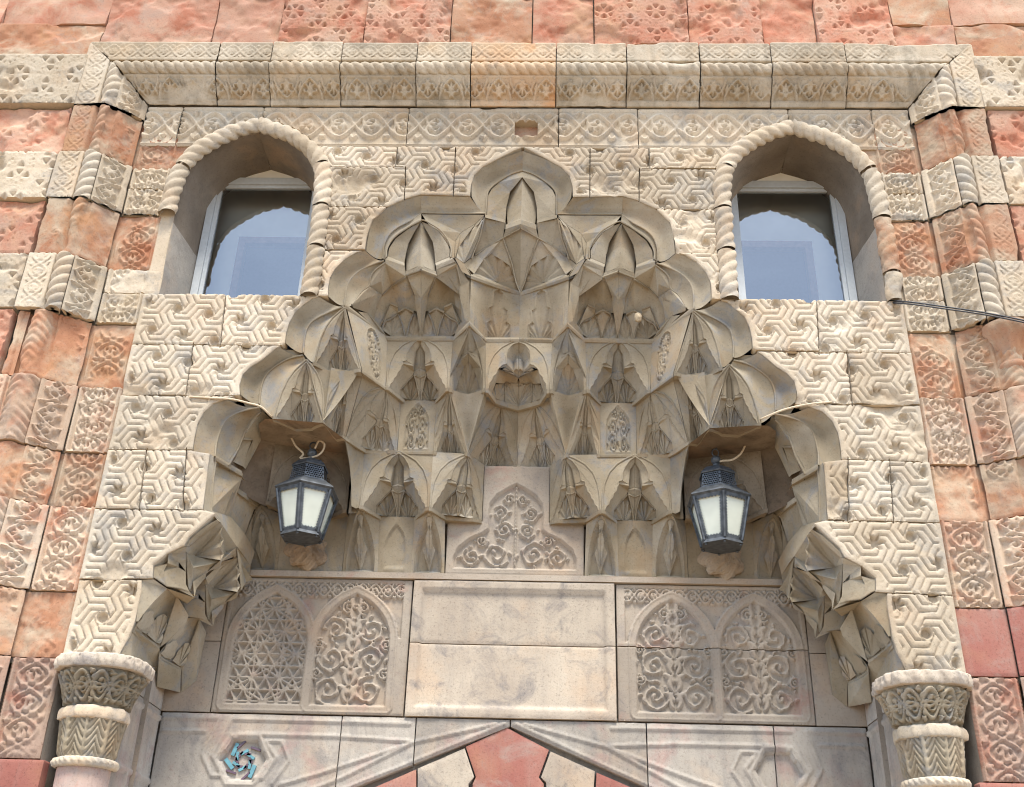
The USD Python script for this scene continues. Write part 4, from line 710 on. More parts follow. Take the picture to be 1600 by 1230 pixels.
# cells flanking it: pointed hood with a hollow prow, a hanging kite between two pairs of small fans below
hand('niche_cell', [[(606, 401, .07), (608, 388, .06), (618, 373, .06), (638, 380, .11), (634, 398, .13), (632, 411, .14)], [(618, 373, .06), (638, 358, .05), (648, 362, .08), (638, 380, .11)], [(638, 358, .05), (657, 347, .05), (648, 362, .08)],
    [(657, 347, .09), (657, 382, .085), (635, 395, .21), (639, 380, .20), (648, 362, .17)], [(657, 382, .085), (657, 416, .04), (635, 424, .17), (635, 395, .21)], [(657, 347, .09), (668, 360, .17), (676, 378, .20), (679, 395, .21), (657, 382, .085)], [(657, 382, .085), (679, 395, .21), (680, 424, .17), (657, 416, .04)], [(648, 362, .08), (648, 362, .17), (639, 380, .20), (638, 380, .11)], [(638, 380, .11), (639, 380, .20), (635, 395, .21), (634, 398, .13)], [(668, 360, .08), (676, 378, .11), (676, 378, .20), (668, 360, .17)], [(676, 378, .11), (679, 395, .13), (679, 395, .21), (676, 378, .20)],
    [(658, 346, .05), (672, 352, .05), (686, 362, .06), (676, 378, .11), (668, 360, .08)], [(686, 362, .06), (697, 376, .07), (703, 390, .07), (702, 402, .08), (680, 411, .14), (679, 395, .13), (676, 378, .11)],
    [(606, 401, .07), (632, 411, .14), (632, 415, .11), (602, 405, .04)], [(602, 405, .04), (632, 415, .11), (632, 421, .12), (602, 412, .05)], [(702, 402, .08), (680, 411, .14), (681, 415, .11), (708, 404, .05)], [(708, 404, .05), (681, 415, .11), (682, 421, .12), (711, 409, .06)],
    [(634, 424, .15), (657, 415, .05), (681, 424, .15), (657, 419, .34)], [(634, 424, .13), (657, 416, .04), (657, 423, .05), (634, 431, .14)], [(657, 416, .04), (681, 424, .13), (682, 431, .14), (657, 423, .05)], [(632, 413, .12), (634, 424, .13), (635, 433, .15), (632, 421, .12)], [(681, 413, .12), (682, 421, .12), (683, 435, .15), (681, 424, .13)]])
mb = MB(); mb.tube(spline([P3(p) for p in [(604, 402, .05), (605, 388, .05), (616, 371, .045), (637, 356, .04), (658, 344, .035), (673, 350, .04), (688, 360, .05), (699, 374, .06), (705, 389, .06), (704, 402, .06)]], 50), .008, 5); both(mb, 'arch_rim', M['vault'], smooth=40)
D1 = []
for m in (1, -1):
    q = lambda *pts: D1.append([((x if m > 0 else 1316-x), y, d) for x, y, d in pts])
    q((635, 432, .145), (658, 423, .055), (658, 466, .24), (646, 460, .31)); q((646, 460, .31), (658, 466, .24), (658, 526, .455), (652, 487, .41))
    q((602, 412, .05), (632, 421, .12), (635, 433, .15), (612, 447, .29)); q((602, 412, .05), (612, 447, .29), (598, 461, .30), (596, 440, .13))
    q((635, 433, .15), (646, 460, .31), (634, 480, .41), (612, 447, .29)); q((612, 447, .29), (634, 480, .41), (622, 486, .42), (622, 478, .39), (610, 474, .37), (598, 461, .30)); q((646, 460, .31), (652, 487, .41), (646, 486, .43), (634, 480, .41))
    q((598, 461, .30), (610, 474, .37), (604, 490, .41), (594, 509, .41)); q((598, 461, .30), (594, 509, .41), (585, 498, .36), (588, 478, .32))
    q((610, 474, .335), (622, 478, .36), (622, 482, .36), (609, 478, .335)); q((622, 486, .39), (634, 480, .37), (634, 485, .37), (622, 490, .39)); q((634, 480, .37), (646, 486, .40), (646, 490, .40), (634, 485, .37))
    q((609, 478, .335), (622, 482, .36), (622, 490, .42), (604, 499, .43), (595, 514, .43)); q((622, 490, .42), (634, 485, .37), (634, 526, .457), (628, 505, .44)); q((634, 485, .37), (646, 490, .42), (640, 505, .44), (634, 526, .457)); q((606, 478, .40), (650, 488, .46), (657, 528, .485), (595, 528, .485), (592, 512, .46))
    mx = lambda x: x if m > 0 else 1316-x
    hfan((mx(612), 526, .45), [(mx(a), b, c) for a, b, c in [(595, 514, .43), (604, 499, .43), (622, 490, .42), (628, 505, .44), (633, 527, .456)]], 5, .02)
    hfan((mx(645), 527, .456), [(mx(a), b, c) for a, b, c in [(635, 527, .456), (640, 505, .44), (646, 490, .42), (652, 490, .42), (657, 526, .456)]], 4, .016)
hand('kite_cell', D1)
mb = MB()
for m in (1, -1):
    mx = lambda pts: [P3((x if m > 0 else 1316-x, y, d-.012)) for x, y, d in pts]
    for p in ([(635, 432, .145), (646, 460, .31), (652, 487, .41), (657, 526, .455)], [(622, 490, .42), (612, 498, .43), (603, 502, .43), (595, 516, .43)], [(622, 490, .42), (628, 505, .44), (633, 526, .455)], [(646, 490, .42), (640, 505, .44), (635, 526, .455)], [(635, 433, .15), (612, 447, .29), (598, 461, .30)], [(610, 475, .36), (603, 491, .40), (594, 510, .41)]): mb.tube(resample(np.array(mx(p)), 16), .0065, 5)
    mb.tube(resample(np.array(mx([(610, 475, .34), (622, 480, .365)])), 4), .010, 5); mb.tube(resample(np.array(mx([(622, 488, .395), (634, 482, .375), (646, 488, .405)])), 8), .010, 5); mb.tube(resample(np.array(mx([(634, 431, .13), (658, 422, .045)])), 5), .011, 5)
both(mb, 'arris', M['vault'], smooth=40)
mb = MB()
for p in ([(786, 372, .17), (800, 412, .30), (806, 440, .41), (811, 458, .47)], [(742, 399, .24), (765, 384, .22), (786, 372, .17)], [(757, 340, .07), (750, 371, .15), (744, 385, .18), (737, 404, .20)], [(786, 372, .17), (814, 357, .055)]): mb.tube(resample(np.array([P3((a, b, c-.01)) for a, b, c in p]), 18), .007, 5)
both(mb, 'arris', M['vault'], smooth=40)
hand('leaf_panel', [[(602, 412, .05), (596, 440, .13), (577, 448, .12), (579, 434, .10), (586, 423, .08)], [(577, 448, .12), (596, 440, .13), (598, 461, .30), (590, 459, .20)], [(550, 477, .05), (556, 468, .09), (565, 456, .12), (577, 448, .12), (590, 459, .20), (574, 489, .23), (552, 481, .08)], [(590, 459, .20), (598, 461, .30), (588, 478, .32), (585, 498, .36), (574, 489, .23)], [(574, 489, .23), (585, 498, .36), (594, 509, .41), (604, 526, .44), (600, 527, .45), (560, 487, .12)]])
hfan((560, 480, .13), [(550, 477, .05), (555, 468, .08), (564, 456, .11), (577, 447, .11), (589, 460, .19), (583, 474, .23), (574, 489, .23)], 6, .02)
reveal([(539, 478), (540, 465), (543.5, 446.6), (552, 433), (565, 422), (585, 413), (600, 408)], [(550, 477, .05), (556, 468, .09), (565, 456, .12), (577, 447, .12), (579, 434, .10), (586, 423, .08), (602, 411, .05)], .015, y0=.06)
hand('spandrel', [[(711, 408, .06), (722, 425, .13), (733, 440, .205), (716, 450, .18), (700, 430, .13)], [(733, 440, .205), (735, 504, .207), (726, 500, .26), (721, 476, .22), (716, 450, .18)], [(711, 408, .06), (700, 430, .13), (684, 435, .15), (682, 421, .12)], [(700, 430, .13), (716, 450, .18), (720, 462, .205), (718, 461, .215), (684, 435, .15)], [(735, 504, .207), (709, 528, .455), (716, 509, .36), (726, 500, .26)], [(721, 476, .22), (726, 500, .26), (722, 509, .37), (718, 461, .215)]])
for q_ in ([[(597, 415, .15), (602, 385, .14), (628, 352, .13), (648, 350, .15), (640, 398, .26), (640, 437, .26)], [(719, 415, .15), (712, 385, .15), (688, 352, .14), (668, 350, .15), (676, 398, .26), (676, 437, .26)], [(754, 342, .17), (757, 300, .15), (783, 276, .14), (800, 280, .16), (797, 325, .26), (797, 362, .26)], [(700, 398, .19), (745, 430, .26), (742, 508, .28), (712, 478, .30)], [(498, 466, .06), (552, 470, .10), (566, 494, .22), (518, 484, .10)], [(735, 395, .24), (760, 410, .30), (755, 445, .30), (728, 432, .22)], [(370, 612, .05), (410, 626, .09), (414, 646, .15), (384, 636, .11)], [(436, 546, .05), (476, 548, .09), (484, 566, .13), (450, 556, .09)]]): hand('filling', [q_])
fl = MB(); fl.quad((-1.44, .72, Z[2]-.04), (-1.292, .70, Z[2]-.04), (-1.292, .70, Z[3]), (-1.44, .72, Z[3])); both(fl, 'filling', M['vault'])
# shelf mouldings under tier five
def shelf(pts, r=.02, name='shelf_moulding'):
    A = np.array([P3(p) for p in pts]); mb = MB(); dn = np.array([0, 0, -.03]); mb.grid(np.stack([A+[0, -.02, .012], A+[0, -.022, -.008], A+dn+[0, -.008, 0], A+dn+[0, .12, .01]], 1)); both(mb, name, M['vault'])
shelf([(539, 477, -.02), (570, 501, .22), (600, 527, .455), (608, 529, .457), (709, 529, .457), (734, 505, .205), (758, 531, .482), (812, 531, .482)])
shelf([(736, 432, .20), (775, 446, .34), (812, 459, .48)])
# corbels carrying the vault at the niche's edges
zz_ = lambda x, y, d: (150+x/4.556, 790+y/4.556, d)
def zp(*p): return [zz_(*a) for a in p]
def onX(x, y, X=-2.836):
    px, py = 150+x/4.556, 790+y/4.556; d = ray(px, py); t = (X-CC[0])/d[0]; return (px, py, min((CC+d*t)[1], DW-.004))
def zx(*p): return [onX(a, b) if len(q) == 2 else zz_(*q) for q in p for a, b in [q[:2]]]
def corbel(dx, dy, dd, k=1.0, front=True):
    q = lambda *p: zp(*[(415+(a-415)*k+dx, 435+(b-435)*k+dy, c*k+dd) for a, b, c in p]); g = lambda *p: q(p)[0]
    V = dict(a=(640, 290, .0), b=(665, 292, .05), c=(862, 100, .0), d=(885, 118, .10), e=(886, 390, .15), f=(702, 361, .25), h=(640, 332, .05), i=(690, 540, .16), j=(665, 612, .13), k=(640, 560, .11), l=(640, 470, .10), m=(640, 385, .07), n=(515, 345, .0), o=(510, 412, .0), p=(590, 405, .07), r=(590, 440, .07), t=(415, 435, .0), u=(480, 472, .01), v=(505, 580, .03), w=(610, 598, .10), x=(410, 512, .0), y=(700, 655, .16), z=(790, 474, .25))
    v = lambda names, *extra: q(*[V[c] for c in names], *extra)
    P = [q(V['b'], (665, 262, .03), (730, 185, .035), (800, 128, .04), V['d'], V['c'], (790, 140, .0), (720, 195, .0), (665, 245, .0), V['a']),  v('bfh'), v('abh'), v('tour'[:3]), v('torou'[:1]+'oru'), v('npo'), v('nmp'), v('nhm', ), v('naoh'[:2]+'h'), v('prl'), v('pmlr'), v('opr'), v('urlkwv'), v('tuvx'), v('xvwjy'), v('kjw'), q(V['i'], V['z'], (780, 512, .26), (715, 592, .21), V['y'])]
    P += [q(V['d'], (960, 240, .36), (1005, 295, .46), (925, 330, .42), (895, 400, .30), V['e']), q(V['e'], (895, 400, .30), (880, 440, .34), V['z'])]
    bd = q((640, 332, .06), (700, 362, .22), (790, 380, .22), (886, 392, .20), (835, 425, .22), (800, 458, .235), (785, 480, .24), (735, 512, .215), (697, 545, .19), (680, 580, .175), (665, 614, .17), (655, 575, .15), (648, 500, .125), (643, 420, .095)); ce = P3(g(690, 445, .115))
    B_ = resample(np.array([P3(a) for a in bd+bd[:1]]), 49)[:-1]; st = MB(); rings = [ce+(B_-ce)*t+np.array([0, .03*math.sin(math.pi*t)*t, 0]) for t in np.linspace(.02, 1, 9)]; rings.append(B_+[0, .05, .02])
    st.grid(np.stack([np.vstack([r, r[:1]]) for r in rings])); both(st, 'pendant', M['vault'], smooth=55)
    hand('corbel', P); hand('corbel_core', [q((418, 437, .10), (515, 350, .10), (640, 325, .16), (700, 364, .33), (800, 420, .36), (690, 540, .32), (662, 606, .27), (505, 578, .16), (413, 512, .10))]); hfan(g(*V['f']), q(V['b'], (662, 262, .03), (720, 222, .035), (785, 163, .04), (850, 116, .05), V['d'], (888, 250, .13), V['e']), 6, .024)
corbel(0, 0, .0)
corbel(152, 222, .42, .93)
hand('corbel', [zp((895, 400, .30), (925, 330, .42), (1005, 295, .46), (1015, 370, .54), (985, 365, .46), (860, 450, .43)), zp((800, 30, .02), (862, 100, .0), (885, 118, .10), (960, 240, .36), (1005, 295, .46), (1060, 200, .62), (960, 80, .40)), zp((1005, 295, .46), (1040, 340, .56), (1100, 430, .82), (1130, 330, .85), (1060, 200, .62))])
hand('corbel', [zp((1000, 290, .44), (1040, 340, .56), (1100, 430, .8), (1095, 500, .93), (1030, 610, .66), (1036, 400, .56)), zp((560, 590, .14), (720, 640, .30), (560, 690, .45), (480, 600, .1)), zp((870, 430, .36), (930, 330, .42), (900, 430, .46), (800, 560, .40), (780, 515, .25))])
def cove(left, right, bulge, name='corbel_niche', n=30, k=18):
    """Hollow between two outlines; returns the depth at a point of it."""
    A, B = spline(np.array(left, float), n), spline(np.array(right, float), n); t = np.linspace(0, 1, k)[None, :, None]
    G = A[:, None]*(1-t)+B[:, None]*t; G[..., 2] += bulge*np.sin(np.pi*t[..., 0])*np.sin(np.pi*np.linspace(.12, .88, n))[:, None]
    mb = MB().grid(np.array([[P3(zz_(*p)) for p in r] for r in G])); both(mb, name, M['vault'], smooth=45)
    tr = cKDTree(G[..., :2].reshape(-1, 2)); Y = G[..., 2].ravel(); return lambda x, y, d=.03: zz_(x, y, float(Y[tr.query([x, y])[1]])-d)
cv = cove([(505, 590, .06), (430, 665, .05), (375, 725, .03), (335, 775, .02), (300, 825, .01), (275, 870, .0), (262, 900, .0)], [(575, 640, .26), (568, 700, .31), (555, 760, .34), (530, 840, .38), (500, 910, .41), (470, 970, .43), (455, 1010, .43)], .13)
hand('corbel_niche', [zp((330, 530, .0), (410, 525, .0), (505, 590, .06), (430, 665, .05), (375, 725, .03), (335, 775, .02), (300, 825, .01), (285, 825, .0)), zp((505, 590, .06), (700, 655, .30), (650, 700, .42), (570, 660, .30)),
    zp((575, 640, .26), (660, 785, .44), (640, 835, .45), (510, 970, .45), (455, 1010, .43), (500, 910, .41), (555, 760, .34)), zp((270, 880, .0), (340, 945, .20), (455, 1000, .42), (452, 1025, .42), (320, 965, .20), (262, 900, .0)), zx((262, 900, .02), (320, 965, .20), (310, 1150), (240, 1180), (155, 1105, .0), (205, 995, .0)), zx((320, 965, .20), (455, 1025, .42), (430, 1180), (310, 1150)), zx((155, 1105, .0), (240, 1180), (200, 1300), (110, 1300, .0))])
hfan(cv(318, 893, .0), [cv(*p) for p in [(288, 850), (312, 805), (345, 765), (392, 745), (410, 800), (392, 870), (355, 915)]], 5, .03); hfan(cv(428, 975, .0), [cv(*p) for p in [(365, 920), (385, 860), (425, 800), (475, 765), (515, 790), (500, 860), (470, 930), (455, 985)]], 6, .03)
cv = cove([(650, 800, .46), (600, 875, .46), (545, 935, .46), (500, 985, .46), (465, 1030, .46), (445, 1070, .46)], [(735, 800, .66), (725, 880, .73), (710, 980, .78), (680, 1060, .81), (640, 1120, .83), (608, 1160, .84)], .09)
hand('corbel_niche', [zx((735, 800, .66), (785, 905, .944), (715, 1250, .944), (610, 1330), (608, 1160, .84), (680, 1060, .81), (710, 980, .78)), zp((445, 1062, .46), (500, 1112, .6), (608, 1158, .83), (605, 1178, .83), (495, 1135, .6), (445, 1085, .46)), zx((445, 1085, .46), (495, 1135, .6), (605, 1175, .82), (600, 1330), (430, 1290)), zx((455, 1025, .42), (460, 1075, .47), (445, 1090, .46), (430, 1290), (430, 1180))])
hfan(cv(490, 1085, .0), [cv(*p) for p in [(462, 1052), (492, 1000), (530, 965), (575, 960), (565, 1030), (530, 1095)]], 5, .03); hfan(cv(590, 1140, .0), [cv(*p) for p in [(545, 1105), (580, 1040), (620, 985), (665, 960), (670, 1020), (645, 1090), (615, 1145)]], 5, .03)
zq = lambda *p: [(330+a/5.126, 670+b/5.126, c) for a, b, c in p]
hand('leaf_panel', [zq((0, 240, .10), (45, 235, .10), (255, 360, .36), (245, 400, .36), (150, 430, .26), (60, 520, .16), (0, 640, .10)), zq((0, 640, .10), (60, 520, .16), (150, 430, .26), (245, 400, .36), (210, 500, .38), (90, 735, .30), (0, 690, .10)), zq((210, 490, .40), (380, 605, .72), (350, 630, .72), (240, 690, .58), (170, 830, .52), (130, 760, .44)), zq((170, 830, .52), (240, 690, .58), (350, 630, .72), (290, 790, .72), (250, 900, .74), (215, 940, .66)), zq((370, 610, .72), (480, 620, .93), (350, 760, .93), (255, 900, .75)), zq((245, 400, .36), (210, 490, .40), (130, 760, .44), (90, 735, .30), (200, 530, .38)), zq((330, 640, .74), (345, 610, .8), (300, 1160, .95), (240, 960, .8), (250, 900, .74))])
hfan(zq((85, 735, .29))[0], zq((5, 640, .12), (40, 560, .15), (80, 510, .18), (140, 440, .25), (190, 430, .3), (215, 490, .38), (160, 600, .36)), 6, .02); hfan(zq((210, 925, .66))[0], zq((185, 810, .53), (220, 720, .56), (260, 700, .6), (330, 650, .72), (300, 760, .73), (275, 840, .74)), 5, .02)
shelf([(338, 715, .06), (379, 740, .34)]); shelf([(371, 765, .38), (404, 788, .72), (430, 796, .90)])
zr = lambda *p: [(300+a/5.856, 540+b/5.856, c) for a, b, c in p]
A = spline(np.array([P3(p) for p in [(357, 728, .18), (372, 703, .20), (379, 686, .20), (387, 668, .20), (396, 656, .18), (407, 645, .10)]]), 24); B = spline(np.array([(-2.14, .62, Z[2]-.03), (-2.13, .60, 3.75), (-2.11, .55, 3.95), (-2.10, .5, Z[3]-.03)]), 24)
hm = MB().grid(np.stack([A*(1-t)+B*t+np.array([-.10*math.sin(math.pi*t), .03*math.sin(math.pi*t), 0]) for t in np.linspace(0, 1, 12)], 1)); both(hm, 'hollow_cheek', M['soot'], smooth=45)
hand('leaf_panel', [zr((340, 1045, .18), (460, 850, .21), (550, 860, .30), (500, 990, .34), (470, 1110, .36)), zr((460, 850, .21), (475, 740, .21), (540, 660, .20), (620, 625, .12), (560, 860, .33)), zr((620, 625, .12), (640, 600, .10), (880, 800, .50), (760, 830, .48), (640, 850, .42), (560, 860, .33)), zr((460, 845, .19), (555, 855, .29), (555, 868, .29), (460, 862, .19)), zr((560, 860, .33), (640, 850, .42), (560, 1000, .45), (490, 1130, .42), (470, 1110, .36), (500, 990, .34))])

# ------------------------------------------------------------------ back wall and flanks of the niche
back = thing('niche_back_wall', 'grey carved back wall of the niche with arched panels and a blank pale slab', 'niche wall')
led = MB(); led.box((-2.33, DW-.035, 3.005), (2.33, DW+.05, 3.056)); led.put(back, 'ledge', M['mauve'])
xs0, xs1, zs0, zs1 = -.858, .858, 1.853, 3.0; zj = onY(700, 1006, DW)[2]
def slab_h(x, z):
    d = np.minimum(np.minimum(x-xs0, xs1-x), np.minimum(z-zs0, zs1-z)); return np.where(d < .075, .022+.0*d, -.012)+np.where((d > .075) & (d < .10), .034*(1-(d-.075)/.025), 0)
for a, b in ((zs0, zj), (zj, zs1)): block(back, 'blank_slab', sg.box(xs0+.003, a+.002, xs1-.003, b-.002), lambda x, z: erode(slab_h(x, z), x, z, 91, .66, .8, .01), flatY(DW-.01), M['slab'], step=.014, seed=int(a*10), label='upper half of the pale blank slab' if b == zs1 else 'lower half of the pale blank slab')
AR = [0, (-2.03, .312, 'star'), (-1.335, .312, 'scroll')]
def panel_fn(seed):
    arcs = []; top = 2.875; bot = 1.93
    for cx, hw, kd in AR[1:]:
        p = [(hw, bot), (hw, 2.45), (hw*.96, 2.55), (hw*.78, 2.68), (hw*.42, 2.80), (0, top)]; q = spline(np.array(p[1:]), 24); q = np.vstack([[p[0]], q]); q = np.vstack([q, (q*[-1, 1])[::-1][1:]])+[cx, 0]
        pg = sg.Polygon(q); arcs.append((pg, cKDTree(np.array(pg.exterior.segmentize(.008).coords)), cx, kd))
    _rows = lambda q: [(.165, 2.06, .12, 1, q), (.165, 2.32, .12, -1, q+1), (.15, 2.565, .105, 1, q+2), (.065, 2.75, .055, -1, q), (.28, 2.19, .045, 1, q), (.28, 2.44, .045, -1, q)]
    mid = [leafs((m_*.010, z_), np.pi/2-m_*.75, .16, .020, m_*1.5) for z_ in (1.96, 2.10, 2.24, 2.38, 2.52, 2.64, 2.74) for m_ in (-1, 1)]+[leafs((m_*.012, z_), np.pi/2-m_*.2, .11, .022, -m_*1.2) for z_ in (2.02, 2.17, 2.31, 2.45, 2.58) for m_ in (-1, 1)]
    S_ = np.vstack([spirals(_rows(.4+seed), .0105, seed)]+mid); S_[:, 0] += -1.335
    SR = np.vstack([spirals(_rows(2.0+seed), .0105, seed+3)]+mid); SR[:, 0] += -2.03
    sp_ = np.vstack([scroll(1.6, .07, .22, seed+9, True, .010)]); sp_ = np.c_[sp_[:, 0]-2.45, sp_[:, 1]+2.90, sp_[:, 2]]
    def f(x, z):
        q = np.stack([x, z], 1); h = np.zeros(len(x)); inside = np.zeros(len(x), bool)
        for pg, tr, cx, kd in arcs:
            ins = shapely.contains_xy(pg, x, z); d = tr.query(q)[0]; inside |= ins
            if kd == 'star' and seed == 1: g = starweb(x-cx, z, .26, .0125, .034, .62)
            else: g = strokes_height(S_ if kd == 'scroll' else SR, q)*.034
            h = np.where(ins, -.040*np.clip(d/.014, 0, 1)+g*np.clip(d/.02, 0, 1), h); h = np.where(~ins & (d < .065), .004+.006*(np.abs(d-.055) < .008), h); inside |= (~ins & (d < .068))
        spd = (~inside) & (z > 2.50) & (z < 2.965) & (x > -2.40) & (x < -.94)
        h = np.where(spd, -.024+strokes_height(sp_, q)*.030, h); return erode(h, x, z, seed+50, .68, .8, .01)
    return f
zsp = onY(1060, 1012, DW)[2]
for s in (-1, 1):
    pf = panel_fn(1 if s < 0 else 2); f_ = lambda x, z: pf(-np.abs(x), z)
    for a, b in ((1.855, zsp), (zsp, 3.0)) if s > 0 else ((1.855, 3.0),):
        block(back, 'arched_panel', sg.box(min(s*2.44, s*.868), a+.002, max(s*2.44, s*.868), b-.002), f_, flatY(DW-.006), M['mauve'], step=.0085, seed=s+7, label='panel of two carved arches left of the blank slab' if s < 0 else ('upper part of the arched panel right of the slab' if b == 3.0 else 'lower part of the arched panel right of the slab'))
    for a, b in ((1.855, 2.44), (2.44, 3.0)): block(back, 'wall_block', sg.box(min(s*2.447, s*2.86), a+.002, max(s*2.447, s*2.86), b-.002), None, flatY(DW), M['mauve'], step=.05, seed=3)
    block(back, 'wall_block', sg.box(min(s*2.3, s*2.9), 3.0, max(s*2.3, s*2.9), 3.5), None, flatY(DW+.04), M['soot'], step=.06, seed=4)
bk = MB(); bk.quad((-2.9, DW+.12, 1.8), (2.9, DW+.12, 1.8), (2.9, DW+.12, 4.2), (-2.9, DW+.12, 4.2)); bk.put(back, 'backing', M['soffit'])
# strapwork course with the door's pointed head
door = thing('doorway_head', 'stone strapwork course and pointed red and cream doorway arch below the slab', 'doorway arch')
pD = lambda pts: [tuple(onY(a, b, DW-.01)[[0, 2]]) for a, b in pts]
straps = [[(255, 1121), (344, 1122), (316, 1180), (330, 1212), (345, 1212)], [(255, 1142), (320, 1143)], [(362, 1123), (640, 1131)], [(372, 1147), (540, 1151), (640, 1158)], [(362, 1123), (331, 1181), (347, 1205)], [(372, 1147), (350, 1176), (368, 1216), (410, 1216), (432, 1184), (415, 1158), (440, 1158), (452, 1188), (425, 1225)],
          [(788, 1131), (655, 1186), (540, 1232), (500, 1248)], [(775, 1131), (645, 1160), (535, 1215), (470, 1240)], [(437, 1226), (500, 1208), (640, 1162)]]
SS = []
for p in straps:
    q = resample(np.array(pD(p)), 120)
    for m in (-1, 1): SS.append(np.c_[q[:, 0]*m, q[:, 1], np.full(120, .016)])
HX_ = pD([(379, 1187)])[0]; hx_ = np.array([(HX_[0]+.225*math.cos(k*math.pi/3), HX_[1]+.215*math.sin(k*math.pi/3)) for k in range(7)])
for m in (-1, 1): q = resample(hx_, 120); SS.append(np.c_[q[:, 0]*m, q[:, 1], np.full(120, .016)])
SS = np.vstack(SS); HX = np.array(pD([(379, 1187)])[0]); hexc = sg.Polygon([(HX[0]+.185*math.cos(k*math.pi/3), HX[1]+.175*math.sin(k*math.pi/3)) for k in range(6)])
APEX, AL = pD([(792, 1135)])[0], pD([(540, 1234)])[0]; slope = (APEX[1]-AL[1])/(APEX[0]-AL[0]); sl0 = APEX[1]
head = sg.Polygon([(0, sl0), (-1.9, sl0-1.9*slope), (-1.9, .2), (1.9, .2), (1.9, sl0-1.9*slope)])
def strap_h(x, z):
    h = strokes_height(SS, np.stack([x, z], 1))*.015; m = shapely.contains_xy(hexc, np.where(x < 0, x, -x), z); return np.where(m, -.040, h)
course = sg.box(-2.838, 1.0, 2.838, 1.848).difference(head)
for a, b in zip([-2.838, -1.36, -.76, .0, 1.09, 2.1], [-1.36, -.76, .0, 1.09, 2.1, 2.838]):
    g = course.intersection(sg.box(a+.003, 0, b-.003, 3)); [block(door, 'strapwork_block', q, strap_h, flatY(DW-.005), M['grey'], step=.0125, seed=int(a*10)+50) for q in getattr(g, 'geoms', [g])]
vou = [([(727, 1166), (792, 1136), (858, 1171), (842, 1214), (850, 1224), (852, 1300), (736, 1300), (738, 1224), (743, 1214)], 'flatred'), ([(652, 1200), (726, 1168), (741, 1213), (732, 1224), (732, 1300), (652, 1300)], 'slab'), ([(860, 1173), (930, 1204), (924, 1300), (856, 1300), (853, 1222), (845, 1214)], 'slab'), ([(560, 1240), (650, 1201), (649, 1300), (540, 1300)], 'flatred'), ([(932, 1206), (1030, 1248), (1040, 1300), (928, 1300)], 'flatred'), ([(470, 1276), (556, 1242), (536, 1300), (470, 1300)], 'slab'), ([(1032, 1251), (1100, 1278), (1100, 1300), (1043, 1300)], 'slab')]
for p, mt in vou: block(door, 'voussoir', sg.Polygon(pD(p)).intersection(head.buffer(.01)).buffer(0), None, flatY(DW+.005), M[mt], step=.02, seed=len(p), label='red keystone' if mt == 'flatred' and len(p) == 9 else None)
dk = MB(); dk.quad((-2.9, DW+.10, -2.7), (2.9, DW+.10, -2.7), (2.9, DW+.10, 1.9), (-2.9, DW+.10, 1.9)); dk.put(door, 'backing', M['grey'])
# glazed star tiles in the left hexagon
tl = MB(); tp_ = MB(); Rr = np.random.default_rng(3)
for k in range(6):
    a = k*math.pi/3+.25
    for rad, wd, ln_, mbx, off in ((.115, .030, .10, tl, .0), (.125, .016, .085, tp_, .55), (.062, .022, .07, tl, .3), (.055, .018, .05, tp_, .8)):
        if (k == 4 and rad > .1 and mbx is tl) or Rr.random() < .12: continue
        c = HX+rad*np.array([math.cos(a+off), math.sin(a+off)]); t = np.array([-math.sin(a+off+.5), math.cos(a+off+.5)]); n_ = np.array([t[1], -t[0]])
        q = [c+t*ln_/2+n_*wd/2, c-t*ln_/2+n_*wd/2, c-t*ln_/2-n_*wd/2, c+t*ln_/2-n_*wd/2]; y = DW+.018
        mbx.poly([(u, y, v) for u, v in q]); mbx.grid([[(*np.r_[u, y, v],) for u, v in q+q[:1]], [(u, y+.02, v) for u, v in q+q[:1]]])
p_ = tl.put(door, 'turquoise_inlay', M['turq'], label='turquoise glazed tile pieces set in the left hexagon'); tp_.put(door, 'plum_inlay', M['purple'])
# flanks below the corbels
flank = thing('niche_flank_walls', 'grey side walls of the niche with a strap moulding behind the columns', 'niche side wall')
for s in (-1, 1):
    def fh(y, z): return .016*((np.abs(z-1.80) < .022) | (np.abs(z-1.30) < .02) | ((np.abs(y-.40) < .02) & (z < 1.3)))
    for za, zb in ((1.0, 1.86), (1.86, 2.10)): block(flank, 'wall_block', sg.box(.12, za+.002, DW, zb-.002), fh, lambda y, z, h: np.stack([s*(2.84-h), y, z], 1), M['grey'], step=.014, seed=8)
    for za, zb in ((-2.7, -1.6), (-1.6, -.3), (-.3, 1.0)): block(flank, 'wall_block', sg.box(.12, za+.002, DW, zb-.002), None, lambda y, z, h: np.stack([s*(2.84-h), y, z], 1), M['grey'], step=.2, seed=8)
    sw = MB(); sw.quad((s*2.90, .02, 1.9), (s*2.90, 1.1, 1.9), (s*2.9, 1.1, 3.6), (s*2.9, .02, 3.6)); sw.put(flank, 'backing', M['vault'])

